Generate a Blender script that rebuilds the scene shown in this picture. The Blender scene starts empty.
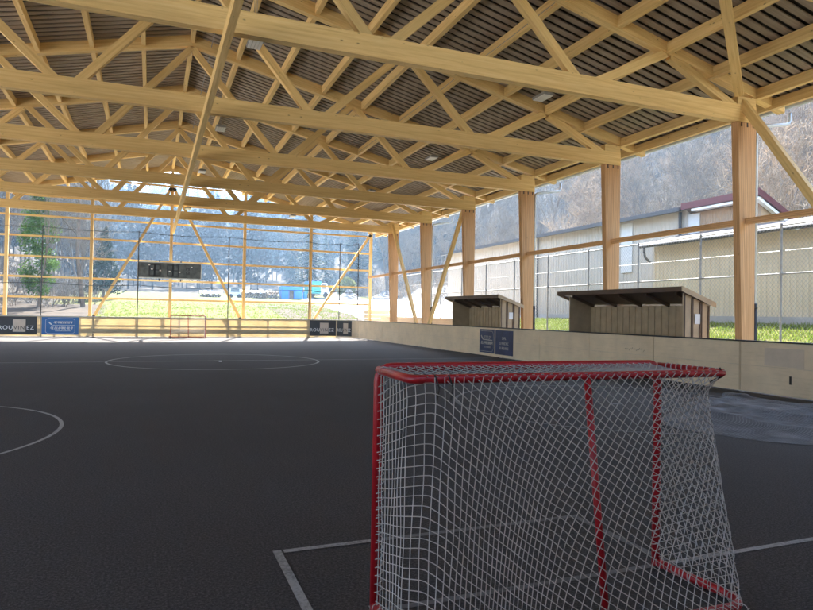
import bpy, math, random
import numpy as np
from mathutils import Vector, Matrix
random.seed(7); np.random.seed(7)
C = bpy.context.scene.collection
PI = math.pi
R = math.radians

# ------------------------------------------------------------------ mesh builder
class MB:
    def __init__(s): s.v = []; s.f = []; s.uv = []; s.has = False
    def face(s, pts, uv=None):
        n = len(s.v); s.v += [tuple(p) for p in pts]
        s.f.append(tuple(range(n, n + len(pts))))
        s.uv.append(uv if uv else [(0, 0)] * len(pts))
    def hexa(s, p, axis=None):
        # p: 4 points one end, 4 points the other end (same winding)
        a = [Vector(q) for q in p]
        n = len(s.v); s.v += [tuple(q) for q in a]
        L = (sum((a[4 + i] - a[i]).length for i in range(4))) / 4
        o = random.random() * 50; o2 = random.random() * 50
        acc = 0
        for i in range(4):
            j = (i + 1) % 4
            w = (a[j] - a[i]).length
            s.f.append((n + i, n + j, n + 4 + j, n + 4 + i))
            s.uv.append([(o, o2 + acc), (o, o2 + acc + w), (o + L, o2 + acc + w), (o + L, o2 + acc)])
            acc += w
        w1 = (a[1] - a[0]).length; w2 = (a[3] - a[0]).length
        s.f.append((n + 3, n + 2, n + 1, n)); s.uv.append([(o, o2), (o + w2, o2), (o + w2, o2 + w1), (o, o2 + w1)])
        s.f.append((n + 4, n + 5, n + 6, n + 7)); s.uv.append([(o, o2), (o + w2, o2), (o + w2, o2 + w1), (o, o2 + w1)])
    def beam(s, a, b, w, h, up=(0, 0, 1)):
        a = Vector(a); b = Vector(b); d = (b - a).normalized()
        sd = d.cross(Vector(up))
        if sd.length < 1e-4: sd = d.cross(Vector((1, 0, 0)))
        sd.normalize(); n = sd.cross(d).normalized()
        x = sd * w / 2; y = n * h / 2
        s.hexa([a - x - y, a + x - y, a + x + y, a - x + y, b - x - y, b + x - y, b + x + y, b - x + y])
    def box(s, x0, x1, y0, y1, z0, z1):
        dx, dy, dz = x1 - x0, y1 - y0, z1 - z0; m = max(dx, dy, dz)
        if m == dx: s.beam((x0, (y0 + y1) / 2, (z0 + z1) / 2), (x1, (y0 + y1) / 2, (z0 + z1) / 2), dy, dz)
        elif m == dy: s.beam(((x0 + x1) / 2, y0, (z0 + z1) / 2), ((x0 + x1) / 2, y1, (z0 + z1) / 2), dx, dz)
        else: s.beam(((x0 + x1) / 2, (y0 + y1) / 2, z0), ((x0 + x1) / 2, (y0 + y1) / 2, z1), dx, dy, up=(0, 1, 0))
    def tube(s, pts, r, n=8, cap=True, closed=False):
        P = [Vector(p) for p in pts]; m = len(P)
        if m < 2: return
        rr = r if isinstance(r, (list, tuple)) else [r] * m
        prev = None; base = len(s.v)
        for i in range(m):
            if closed: t = P[(i + 1) % m] - P[i - 1]
            else: t = P[min(i + 1, m - 1)] - P[max(i - 1, 0)]
            if t.length < 1e-9: t = Vector((0, 0, 1))
            t.normalize()
            if prev is None:
                u = t.cross(Vector((0, 0, 1)))
                if u.length < 1e-3: u = t.cross(Vector((1, 0, 0)))
            else:
                u = prev - t * prev.dot(t)
            u.normalize(); prev = u; w = t.cross(u)
            for k in range(n):
                a = 2 * PI * k / n
                s.v.append(tuple(P[i] + (u * math.cos(a) + w * math.sin(a)) * rr[i]))
        for i in range(m if closed else m - 1):
            j = (i + 1) % m
            for k in range(n):
                l = (k + 1) % n
                s.f.append((base + i * n + k, base + i * n + l, base + j * n + l, base + j * n + k))
                s.uv.append([(i, k), (i, k + 1), (i + 1, k + 1), (i + 1, k)])
        if cap and not closed and n > 2:
            s.f.append(tuple(base + k for k in range(n))[::-1]); s.uv.append([(0, 0)] * n)
            e = base + (m - 1) * n
            s.f.append(tuple(e + k for k in range(n))); s.uv.append([(0, 0)] * n)
    def ball(s, c, r, nu=10, nv=6, sq=(1, 1, 1)):
        base = len(s.v)
        for i in range(nv + 1):
            th = PI * i / nv
            for j in range(nu):
                ph = 2 * PI * j / nu
                s.v.append((c[0] + r * sq[0] * math.sin(th) * math.cos(ph), c[1] + r * sq[1] * math.sin(th) * math.sin(ph), c[2] + r * sq[2] * math.cos(th)))
        for i in range(nv):
            for j in range(nu):
                k = (j + 1) % nu
                s.f.append((base + i * nu + j, base + (i + 1) * nu + j, base + (i + 1) * nu + k, base + i * nu + k)); s.uv.append([(0, 0)] * 4)
    def mesh(s, name, m, smooth=False):
        me = bpy.data.meshes.new(name); me.from_pydata(s.v, [], s.f)
        l = me.uv_layers.new(name='UVMap')
        flat = [c for f in s.uv for p in f for c in p]
        if len(flat) == 2 * len(l.data): l.data.foreach_set('uv', flat)
        if m: me.materials.append(m)
        if smooth: me.polygons.foreach_set('use_smooth', [True] * len(me.polygons))
        me.update(); return me
    def build(s, name, m, parent=None, smooth=False, loc=None):
        o = bpy.data.objects.new(name, s.mesh(name, m, smooth)); C.objects.link(o)
        if parent: o.parent = parent
        if loc: o.location = loc
        return o

def tag(o, label=None, cat=None, group=None, kind=None):
    if label: o['label'] = label
    if cat: o['category'] = cat
    if group: o['group'] = group
    if kind: o['kind'] = kind
    return o
def thing(name, label, cat, loc=(0, 0, 0), rz=0, group=None):
    o = bpy.data.objects.new(name, None); C.objects.link(o)
    o.empty_display_size = .2; o.location = loc; o.rotation_euler = (0, 0, rz)
    return tag(o, label, cat, group)
def copy_tree(o, parent=None):
    c = o.copy(); C.objects.link(c)
    if parent: c.parent = parent
    for ch in list(o.children): copy_tree(ch, c)
    return c
def text_mesh(body, size, m, name, parent, mat4, sx=1.0, bold=0.0):
    cu = bpy.data.curves.new('t', 'FONT'); cu.body = body; cu.size = size; cu.align_x = 'CENTER'; cu.align_y = 'CENTER'
    cu.extrude = .001; cu.offset = bold; cu.space_character = 1.15
    o = bpy.data.objects.new('t', cu); C.objects.link(o)
    me = bpy.data.meshes.new_from_object(o.evaluated_get(bpy.context.evaluated_depsgraph_get()))
    bpy.data.objects.remove(o); bpy.data.curves.remove(cu)
    me.name = name; me.materials.clear(); me.materials.append(m)
    me.transform(mat4 @ Matrix.Diagonal((sx, 1, 1, 1)))
    o = bpy.data.objects.new(name, me); C.objects.link(o); o.parent = parent
    return o

# ------------------------------------------------------------------ materials
def newmat(name):
    m = bpy.data.materials.new(name); m.use_nodes = True
    nt = m.node_tree; b = nt.nodes['Principled BSDF']
    return m, nt, b
def N(nt, t, **kw):
    n = nt.nodes.new(t)
    for k, v in kw.items(): setattr(n, k, v)
    return n
def ramp(nt, fac, stops):
    r = N(nt, 'ShaderNodeValToRGB'); cr = r.color_ramp
    while len(cr.elements) > 1: cr.elements.remove(cr.elements[-1])
    for i, (p, c) in enumerate(stops):
        e = cr.elements[0] if i == 0 else cr.elements.new(p)
        e.position = p; e.color = (*c, 1)
    nt.links.new(fac, r.inputs[0]); return r.outputs[0]
def noise(nt, vec, scale, detail=4, rough=.55, dist=0):
    n = N(nt, 'ShaderNodeTexNoise'); n.inputs['Scale'].default_value = scale; n.inputs['Detail'].default_value = detail
    n.inputs['Roughness'].default_value = rough; n.inputs['Distortion'].default_value = dist
    if vec: nt.links.new(vec, n.inputs['Vector'])
    return n.outputs['Fac']
def mixc(nt, f, a, b, mode='MIX'):
    m = N(nt, 'ShaderNodeMix', data_type='RGBA', blend_type=mode)
    for s, v in ((0, f), (6, a), (7, b)):
        if hasattr(v, 'links') or hasattr(v, 'is_linked'): nt.links.new(v, m.inputs[s])
        elif s == 0: m.inputs[0].default_value = v
        else: m.inputs[s].default_value = (*v, 1)
    return m.outputs[2]
def bump(nt, b, h, strength=.3, dist=.01):
    n = N(nt, 'ShaderNodeBump'); n.inputs['Strength'].default_value = strength; n.inputs['Distance'].default_value = dist
    nt.links.new(h, n.inputs['Height']); nt.links.new(n.outputs[0], b.inputs['Normal'])
def coords(nt, kind='Object', scale=(1, 1, 1)):
    t = N(nt, 'ShaderNodeTexCoord'); mp = N(nt, 'ShaderNodeMapping'); mp.inputs['Scale'].default_value = scale
    nt.links.new(t.outputs[kind], mp.inputs[0]); return mp.outputs[0]

def plain(name, col, rough=.6, var=.25, scale=4, metal=0, spec=.5, bmp=0.0, bscale=60):
    m, nt, b = newmat(name)
    v = coords(nt)
    n = noise(nt, v, scale, 6)
    lo = tuple(c * (1 - var) for c in col); hi = tuple(min(1, c * (1 + var)) for c in col)
    nt.links.new(ramp(nt, n, [(.3, lo), (.7, hi)]), b.inputs['Base Color'])
    b.inputs['Roughness'].default_value = rough; b.inputs['Metallic'].default_value = metal
    b.inputs['Specular IOR Level'].default_value = spec
    if bmp: bump(nt, b, noise(nt, v, bscale, 5), bmp)
    return m
def wood(name, lo, mid, hi, grain=30, knots=.5, rough=.6, lam=0.0, along=.8):
    m, nt, b = newmat(name)
    v = coords(nt, 'UV', (along, grain, 1))
    n = noise(nt, v, 1, 6, .6, .3)
    col = ramp(nt, n, [(.25, lo), (.5, mid), (.75, hi)])
    v2 = coords(nt, 'UV', (.35, 2.2, 1)); n2 = noise(nt, v2, 1, 3)
    col = mixc(nt, ramp(nt, n2, [(.35, (0, 0, 0)), (.7, (.3, .3, .3))]), col, tuple(c * .62 for c in mid))
    if knots:
        v3 = coords(nt, 'UV', (3.2, 7, 1)); vo = N(nt, 'ShaderNodeTexVoronoi'); vo.inputs['Scale'].default_value = 1
        nt.links.new(v3, vo.inputs['Vector'])
        kf = ramp(nt, vo.outputs['Distance'], [(.05, (1, 1, 1)), (.13, (0, 0, 0))])
        sp = ramp(nt, vo.outputs['Color'], [(.45, (0, 0, 0)), (.5, (knots,) * 3)])
        mm = mixc(nt, 1.0, kf, sp, 'MULTIPLY')
        col = mixc(nt, mm, col, tuple(c * .3 for c in lo))
    if lam:
        w = N(nt, 'ShaderNodeTexWave'); w.bands_direction = 'Y'; w.inputs['Scale'].default_value = 7.5 / 1.0; w.inputs['Distortion'].default_value = .0
        nt.links.new(coords(nt, 'UV', (1, 1, 1)), w.inputs['Vector'])
        col = mixc(nt, ramp(nt, w.outputs['Fac'], [(.0, (lam,) * 3), (.12, (0, 0, 0))]), col, tuple(c * .5 for c in lo))
    oi = N(nt, 'ShaderNodeObjectInfo')
    hs = N(nt, 'ShaderNodeHueSaturation'); mr = N(nt, 'ShaderNodeMapRange')
    mr.inputs['To Min'].default_value = .86; mr.inputs['To Max'].default_value = 1.12
    nt.links.new(oi.outputs['Random'], mr.inputs[0]); nt.links.new(mr.outputs[0], hs.inputs['Value']); nt.links.new(col, hs.inputs['Color'])
    nt.links.new(hs.outputs[0], b.inputs['Base Color'])
    b.inputs['Roughness'].default_value = rough; b.inputs['Specular IOR Level'].default_value = .25
    bump(nt, b, n, .15, .004)
    return m
def translucent(name, col, amount=.5, rough=.5, var=.1):
    m, nt, b = newmat(name)
    v = coords(nt); n = noise(nt, v, 2.5, 5)
    c = ramp(nt, n, [(.3, tuple(x * (1 - var) for x in col)), (.7, col)])
    nt.links.new(c, b.inputs['Base Color']); b.inputs['Roughness'].default_value = rough
    t = N(nt, 'ShaderNodeBsdfTranslucent'); nt.links.new(c, t.inputs[0])
    mx = N(nt, 'ShaderNodeMixShader'); mx.inputs[0].default_value = amount
    nt.links.new(b.outputs[0], mx.inputs[1]); nt.links.new(t.outputs[0], mx.inputs[2])
    nt.links.new(mx.outputs[0], nt.nodes['Material Output'].inputs[0])
    return m

M = {}
M['pale'] = wood('spruce_timber', (.60, .385, .145), (.78, .545, .23), (.87, .65, .32), grain=20, knots=.8)
M['glulam'] = wood('glulam_timber', (.45, .24, .10), (.64, .365, .17), (.76, .47, .25), grain=34, knots=.35, lam=.6)
M['rough'] = wood('grey_sawn_timber', (.50, .37, .24), (.60, .455, .30), (.68, .54, .38), grain=18, knots=.6)
M['plank'] = wood('weathered_plank', (.27, .215, .165), (.36, .295, .23), (.46, .385, .305), grain=22, knots=.7)
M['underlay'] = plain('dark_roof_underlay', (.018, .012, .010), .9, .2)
M['roofing'] = plain('grey_roofing', (.25, .24, .23), .5, .15)
M['steel'] = plain('galvanised_steel', (.30, .31, .315), .6, .15, 8, metal=.25)
M['pipe'] = plain('pale_pipe', (.60, .65, .68), .4, .1, 6, metal=.3)
M['darkmetal'] = plain('dark_metal', (.03, .03, .032), .45, .2, metal=.3)
M['brownmetal'] = plain('brown_sheet_metal', (.075, .043, .027), .5, .2)
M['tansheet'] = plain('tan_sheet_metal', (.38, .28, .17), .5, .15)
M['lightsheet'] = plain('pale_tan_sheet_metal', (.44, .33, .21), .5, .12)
M['white'] = plain('white_plastic', (.75, .75, .73), .45, .06)
M['paper'] = plain('white_paper', (.78, .78, .78), .8, .06, 30)
M['red'] = plain('red_paint', (.36, .008, .014), .38, .22, 9, bmp=.05, bscale=90)
M['redfar'] = plain('weathered_red_paint', (.55, .16, .10), .5, .2)
M['cord'] = plain('white_net_cord', (.45, .42, .385), .9, .15, 12)
M['cordgrey'] = plain('grey_blue_net_cord', (.20, .20, .205), .85, .3, 3)
M['boardside'] = None
M['navy'] = plain('navy_banner', (.018, .032, .085), .5, .3, 3)
M['blue'] = plain('blue_banner', (.012, .12, .36), .45, .15, 3)
M['black'] = plain('black_banner', (.012, .010, .010), .5, .2)
M['beige'] = plain('beige_print', (.50, .42, .34), .6, .06)
M['lightprint'] = plain('white_print', (.72, .72, .72), .6, .06)
M['greyprint'] = plain('faded_print', (.42, .40, .36), .6, .3, 30)
M['glass'] = plain('dark_display', (.085, .10, .10), .25, .5, 3)
M['segment'] = plain('unlit_segment', (.004, .004, .004), .3, .1)
M['cream'] = plain('cream_cladding', (.44, .39, .32), .55, .08, .5)
M['yellowcream'] = plain('yellow_cream_cladding', (.58, .48, .335), .55, .08, .6)
M['browncl'] = plain('tan_timber_cladding', (.36, .24, .14), .7, .12, 2)
M['greycl'] = plain('grey_window_sheet', (.56, .555, .53), .4, .06)
M['maroon'] = plain('dark_red_trim', (.10, .016, .015), .5, .15)
M['tile'] = plain('grey_brown_roof_tile', (.12, .10, .09), .7, .3, 3)
M['gutter'] = plain('grey_gutter', (.05, .048, .046), .5, .2)
M['concrete'] = plain('concrete', (.36, .35, .33), .9, .15, 2)
M['bluebox'] = plain('bright_blue_sheet', (.02, .22, .62), .5, .1)
M['teal'] = plain('teal_sheet', (.02, .26, .24), .5, .12)
M['tarp'] = plain('white_tarpaulin', (.72, .73, .75), .6, .08, 2)
M['log'] = plain('cut_logs', (.24, .17, .11), .9, .4, 3)
M['gravelpile'] = plain('grey_gravel', (.16, .15, .135), .95, .4, 3, bmp=.6, bscale=8)
M['bark'] = plain('grey_bark', (.16, .125, .095), .9, .35, 3, spec=.08)
M['twig'] = plain('brown_twigs', (.15, .125, .095), .9, .3, .6, spec=.08)
M['twigpale'] = plain('pale_twigs', (.26, .195, .13), .9, .45, .6, spec=.08)
M['twigdark'] = plain('dark_twigs', (.10, .085, .065), .9, .3, .6, spec=.08)
def leafmat(name, lo, hi, tr=.3):
    m, nt, b = newmat(name)
    n = noise(nt, coords(nt), .9, 4)
    c = ramp(nt, n, [(.3, lo), (.7, hi)]); nt.links.new(c, b.inputs['Base Color']); b.inputs['Roughness'].default_value = .85; b.inputs['Specular IOR Level'].default_value = .05
    t = N(nt, 'ShaderNodeBsdfTranslucent'); nt.links.new(c, t.inputs[0])
    mx = N(nt, 'ShaderNodeMixShader'); mx.inputs[0].default_value = tr
    nt.links.new(b.outputs[0], mx.inputs[1]); nt.links.new(t.outputs[0], mx.inputs[2])
    nt.links.new(mx.outputs[0], nt.nodes['Material Output'].inputs[0]); return m
M['ivy'] = leafmat('ivy_leaves', (.035, .075, .015), (.075, .13, .03))
M['needle'] = leafmat('dark_needles', (.012, .024, .012), (.026, .045, .02), .05)
M['olive'] = leafmat('olive_leaves', (.07, .09, .025), (.13, .14, .045))
M['farwood'] = leafmat('far_branches', (.020, .019, .018), (.040, .037, .033), .02)
M['farneedle'] = leafmat('far_needles', (.008, .016, .011), (.018, .03, .02), .02)
M['grassblade'] = leafmat('grass_blades', (.10, .16, .025), (.20, .24, .05))

# boards: the side ones are opaque and scuffed, the end ones let the sun through
def boardmat(name, col, trans):
    m, nt, b = newmat(name)
    v = coords(nt, 'Object', (1, 1, 1)); n = noise(nt, v, 1.3, 6, .65)
    v2 = coords(nt, 'Object', (.8, .8, 9)); n2 = noise(nt, v2, 2.2, 5, .7)
    c = ramp(nt, n, [(.3, tuple(x * .78 for x in col)), (.7, col)])
    c = mixc(nt, ramp(nt, n2, [(.52, (0, 0, 0)), (.75, (.35,) * 3)]), c, tuple(x * .5 for x in col))
    nz = noise(nt, coords(nt, 'Object', (5, 5, 5)), 3, 5, .7)
    c = mixc(nt, ramp(nt, nz, [(.66, (0, 0, 0)), (.72, (.3,) * 3)]), c, tuple(x * .4 for x in col))
    nt.links.new(c, b.inputs['Base Color']); b.inputs['Roughness'].default_value = .45
    if trans:
        t = N(nt, 'ShaderNodeBsdfTranslucent'); nt.links.new(c, t.inputs[0])
        mx = N(nt, 'ShaderNodeMixShader'); mx.inputs[0].default_value = trans
        nt.links.new(b.outputs[0], mx.inputs[1]); nt.links.new(t.outputs[0], mx.inputs[2])
        nt.links.new(mx.outputs[0], nt.nodes['Material Output'].inputs[0])
    return m
M['boardside'] = boardmat('scuffed_board', (.76, .60, .40), 0)
M['boardend'] = boardmat('translucent_board', (.72, .62, .42), .42)

def asphalt():
    m, nt, b = newmat('court_asphalt')
    v = coords(nt)
    fine = noise(nt, v, 62, 5, .8); mid = noise(nt, v, 9, 5, .65); big = noise(nt, v, .35, 6, .6)
    c = ramp(nt, fine, [(.34, (.026, .024, .023)), (.5, (.064, .060, .058)), (.66, (.15, .142, .136))])
    c = mixc(nt, ramp(nt, big, [(.35, (0, 0, 0)), (.7, (.4,) * 3)]), c, (.050, .046, .045))
    c = mixc(nt, ramp(nt, mid, [(.62, (0, 0, 0)), (.8, (.3,) * 3)]), c, (.030, .028, .027))
    st = noise(nt, coords(nt, 'Object', (2.5, .4, 1)), 1.4, 6, .65)
    c = mixc(nt, ramp(nt, st, [(.55, (0, 0, 0)), (.75, (.35,) * 3)]), c, (.088, .084, .083))
    nt.links.new(c, b.inputs['Base Color'])
    b.inputs['Roughness'].default_value = .9; b.inputs['Specular IOR Level'].default_value = .12
    bump(nt, b, fine, .6, .012); return m
M['asphalt'] = asphalt()
def paint(name, lo, hi):
    m, nt, b = newmat(name)
    v = coords(nt); n = noise(nt, v, 45, 5, .7); n2 = noise(nt, v, 1.2, 4)
    mm = mixc(nt, .5, ramp(nt, n, [(.35, (0, 0, 0)), (.6, (1, 1, 1))]), ramp(nt, n2, [(.3, (0, 0, 0)), (.6, (1, 1, 1))]))
    nt.links.new(mixc(nt, ramp(nt, mm, [(.1, (0, 0, 0)), (.75, (1, 1, 1))]), lo, hi), b.inputs['Base Color'])
    b.inputs['Roughness'].default_value = .7; return m
M['paint'] = paint('worn_line_paint', (.085, .085, .083), (.31, .31, .30))
M['faint'] = paint('rubbed_line_paint', (.055, .055, .057), (.15, .15, .15))
def terrainmat():
    m, nt, b = newmat('terrain')
    v = coords(nt)
    n1 = noise(nt, v, .09, 6, .6); n2 = noise(nt, v, 2.5, 6, .65); n3 = noise(nt, v, .5, 5, .6)
    grass = ramp(nt, n2, [(.3, (.034, .044, .005)), (.55, (.060, .063, .009)), (.75, (.092, .084, .018))])
    leaf = ramp(nt, n2, [(.3, (.018, .014, .010)), (.55, (.045, .036, .026)), (.75, (.095, .077, .055))])
    dirt = ramp(nt, n3, [(.3, (.018, .013, .009)), (.7, (.044, .032, .021))])
    grav = ramp(nt, n2, [(.3, (.46, .43, .39)), (.7, (.60, .57, .52))])
    at = N(nt, 'ShaderNodeVertexColor'); at.layer_name = 'cover'
    sp = N(nt, 'ShaderNodeSeparateColor'); nt.links.new(at.outputs[0], sp.inputs[0])
    wob = N(nt, 'ShaderNodeMath', operation='ADD'); 
    def thr(ch):
        a = N(nt, 'ShaderNodeMath', operation='ADD'); nt.links.new(sp.outputs[ch], a.inputs[0])
        s_ = N(nt, 'ShaderNodeMath', operation='MULTIPLY_ADD'); nt.links.new(n3, s_.inputs[0]); s_.inputs[1].default_value = .7; s_.inputs[2].default_value = -.35
        nt.links.new(s_.outputs[0], a.inputs[1])
        return ramp(nt, a.outputs[0], [(.4, (0, 0, 0)), (.6, (1, 1, 1))])
    c = mixc(nt, thr(0), grass, leaf); c = mixc(nt, thr(1), c, dirt); c = mixc(nt, thr(2), c, grav)
    nt.links.new(c, b.inputs['Base Color']); b.inputs['Roughness'].default_value = .95; b.inputs['Specular IOR Level'].default_value = .1
    bump(nt, b, n2, .6, .12); return m
M['terrain'] = terrainmat()

# ------------------------------------------------------------------ terrain
def sst(a, b, x):
    t = np.clip((x - a) / (b - a), 0, 1); return t * t * (3 - 2 * t)
def wobble(x, y):
    return (np.sin(x * .11 + y * .07) + np.sin(x * .23 - y * .19 + 1.3) * .6 + np.sin(x * .05 + y * .31 + 2.1) * .5 + np.sin(x * .53 + y * .47) * .25)
def hz(x, y):
    x = np.asarray(x, float); y = np.asarray(y, float)
    z = np.full(np.broadcast(x, y).shape, -.03)
    far = sst(43.2, 47.5, y)
    left = sst(-13, -16, x) * .4
    z = z + far * 1.15 + np.clip(y - 47, 0, 90) * .056 * sst(46, 50, y)
    rt = sst(14.6, 16.6, x) * 1.05 + sst(16.6, 20.5, x) * .5
    z = np.maximum(z, rt - .03 + np.clip(y - 47, 0, 90) * .05)
    z = z + left
    # right hillside
    foot = 34 + .05 * np.clip(y - 60, 0, 200)
    dr = np.clip(x - foot, 0, 400)
    z = z + .62 * dr - np.clip(dr - 110, 0, 400) * .45 + sst(0, 12, dr) * wobble(x, y) * .5
    # left wooded slope
    dl = np.clip(-10 - .0 * y - x, 0, 300) * sst(50, 70, y)
    z = z + .30 * dl + sst(0, 15, dl) * wobble(x, y) * .3
    # far valley side
    df = np.clip(y - 135 - .15 * np.abs(x - 5), 0, 300)
    z = z + .198 * df + sst(0, 40, df) * wobble(x * .3, y * .3) * 2.0
    fld = sst(47, 52, y) * (1 - sst(0, 8, dr))
    z = z + fld * (.10 * wobble(x * 1.4, y * 1.4))
    return z
def axis(segs):
    out = []
    for a, b, d in segs: out += list(np.arange(a, b, d))
    return np.array(out + [segs[-1][1]])
gx = axis([(-320, -200, 40), (-200, -60, 8), (-60, -14, 2), (-14, 14, 1.4), (14, 24, .5), (24, 80, 1.6), (80, 240, 8), (240, 400, 40)])
gy = axis([(-180, -60, 40), (-60, 0, 5), (0, 40, 1.5), (40, 60, .6), (60, 140, 2), (140, 420, 7), (420, 580, 40)])
GX, GY = np.meshgrid(gx, gy); GZ = hz(GX, GY)
rng = np.random.RandomState(3)
GZ = GZ + rng.uniform(-.03, .03, GZ.shape) * ((GX > 16) | (GY > 46))
nx, ny = len(gx), len(gy)
vv = np.stack([GX.ravel(), GY.ravel(), GZ.ravel()], 1)
idx = np.arange(nx * ny).reshape(ny, nx)
ff = np.stack([idx[:-1, :-1], idx[:-1, 1:], idx[1:, 1:], idx[1:, :-1]], -1).reshape(-1, 4)
me = bpy.data.meshes.new('ground'); me.from_pydata(vv.tolist(), [], ff.tolist())
me.polygons.foreach_set('use_smooth', [True] * len(me.polygons))
ca = me.color_attributes.new('cover', 'FLOAT_COLOR', 'POINT')
X, Y = vv[:, 0], vv[:, 1]
forest = np.maximum(sst(31, 35, X - .05 * np.clip(Y - 60, 0, 200)), np.maximum(sst(-5, -12, X) * sst(52, 62, Y), sst(100, 112, Y)))
dirt = sst(43, 43.6, Y) * sst(56, 47.5, Y) * (X < -3) + sst(-2, -5, X) * sst(47, 49, Y) * sst(66, 60, Y) + .7 * sst(8, 10, X) * sst(20, 16, X) * sst(45, 47, Y) * sst(75, 62, Y)
yard = sst(14.2, 16.5, X) * sst(31, 34, X * 0 + Y) * sst(96, 86, Y) * sst(14 + (Y - 46) * .12, 15.5 + (Y - 46) * .12, X) * (X < 40)
nearfl = (np.abs(X) < 15.5) * (Y < 43.0) * (Y > -40)
yard = np.maximum(np.maximum(yard, nearfl), (X < -12.6) * (Y < 44) * (X > -40) + (np.abs(Y - 42.3) < 1.6) * (X > -3) * (X < 16) + (Y < -4) * (Y > -40) * (np.abs(X) < 40))  # hidden pale gravel round the hall, added to bounce light onto the timber
ca.data.foreach_set('color', np.stack([forest, np.clip(dirt, 0, 1), np.clip(yard, 0, 1), np.ones_like(X)], 1).ravel())
me.materials.append(M['terrain'])
o = bpy.data.objects.new('ground', me); C.objects.link(o); tag(o, kind='structure')

def gz(x, y): return float(hz(np.array([x]), np.array([y]))[0])

# ------------------------------------------------------------------ court floor and lines
b = MB(); xs = np.arange(-12, 14.81, 3.35); ys = np.arange(-30, 42.6, 4.2)
b.face([(-12.4, -30, .0), (14.75, -30, .0), (14.75, 42.7, .0), (-12.4, 42.7, .0)])
tag(b.build('court_floor', M['asphalt']), kind='structure')
b = MB()
def strip(p, q, w, z=.004):
    p = Vector((p[0], p[1])); q = Vector((q[0], q[1])); d = (q - p).normalized(); n = Vector((-d.y, d.x)) * w / 2
    b.face([(*(p - n), z), (*(q - n), z), (*(q + n), z), (*(p + n), z)])
def ring(cx, cy, r, w, z=.004, a0=0, a1=2 * PI, n=96):
    for i in range(n):
        t0 = a0 + (a1 - a0) * i / n; t1 = a0 + (a1 - a0) * (i + 1) / n
        b.face([(cx + (r - w / 2) * math.cos(t0), cy + (r - w / 2) * math.sin(t0), z), (cx + (r + w / 2) * math.cos(t0), cy + (r + w / 2) * math.sin(t0), z),
                (cx + (r + w / 2) * math.cos(t1), cy + (r + w / 2) * math.sin(t1), z), (cx + (r - w / 2) * math.cos(t1), cy + (r - w / 2) * math.sin(t1), z)])
strip((-8.2, 20.95), (12.1, 20.95), .06, .0035)
ring(1.95, 20.9, 3.17, .07, .005)
ring(1.95, 20.9, .06, .12, .005, n=16)
ring(-4.03, 9.45, 2.95, .05); 
ring(-4.03, 9.45, .05, .1, n=14)
strip((-8.2, 3.205), (.83, 3.205), .05); strip((3.17, 3.205), (12.1, 3.205), .05)
strip((.80, 3.24), (.80, 4.23), .055, .005); strip((.84, 4.20), (1.45, 4.20), .055, .006)
strip((-8.2, 38.4), (12.1, 38.4), .05)
tag(b.build('court_markings', M['paint']), kind='structure')
b = MB(); ring(7.97, 9.45, 2.95, .06, .0045); ring(7.97, 9.45, .05, .1, .0045, n=14)
strip((1.45, 4.20), (3.17, 4.20), .055, .006); strip((.83, 3.205), (3.17, 3.205), .05, .0035); strip((3.14, 3.24), (3.14, 4.17), .055, .005)
tag(b.build('court_markings', M['faint']), kind='structure')

# ------------------------------------------------------------------ timber hall
Y0 = 11.607; XR = 1.03; XC = 14.03           # first truss plane, ridge, outer column edge
HALF = XC - XR
def low(x): return 7.10 + .235 * (12.81 - abs(x - XR))        # lower edge of the rafters
hall = thing('timber_hall', 'open timber hall with glulam columns, pale roof trusses and slatted gable roofing the court', 'hall', (XR, 20, 0))
HL = Vector((XR, 20, 0))
def part(mb, name, m, parent=hall, smooth=False):
    # geometry is in world metres; shift it so that it sits under the hall's base
    if parent is hall: mb.v = [(p[0] - HL.x, p[1] - HL.y, p[2]) for p in mb.v]
    return mb.build(name, m, parent, smooth)
def mx(x, sgn): return XR + sgn * (x - XR)

# columns
def column(sgn, y, yc):
    b = MB()
    zt, zb = 6.515, -.05
    xo = XC; wt, wb = .63, .375
    P = lambda x, yy, z: (mx(x, sgn) - HL.x, yy - HL.y, z)
    b.hexa([P(xo - wb, y, zb), P(xo, y, zb), P(xo, y + .19, zb), P(xo - wb, y + .19, zb),
            P(xo - wt, y, zt), P(xo, y, zt), P(xo, y + .19, zt), P(xo - wt, y + .19, zt)])
    o = b.build('column', M['glulam'], hall)
    b = MB()
    for i in range(3):
        xx = xo - .10 - .20 * i
        b.tube([P(xx, y - .012, zt - .09), P(xx, y + .02, zt - .09)], .022, 8)
        b.box(*sorted((P(xx - .018, 0, 0)[0], P(xx + .018, 0, 0)[0])), y - .006 - HL.y, y + .01 - HL.y, zt - .09, zt - .002)
    b.build('bolt_plate', M['darkmetal'], o)
    b = MB(); b.box(*sorted((P(xo - wb - .02, 0, 0)[0], P(xo + .02, 0, 0)[0])), y - .02 - HL.y, y + .21 - HL.y, -.02, .12)
    b.build('column_foot', M['darkmetal'], o)
KS = list(range(-2, 6))
for k in KS:
    column(1, Y0 + 5 * k, 0); column(-1, Y0 + 5 * k, 0)

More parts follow.
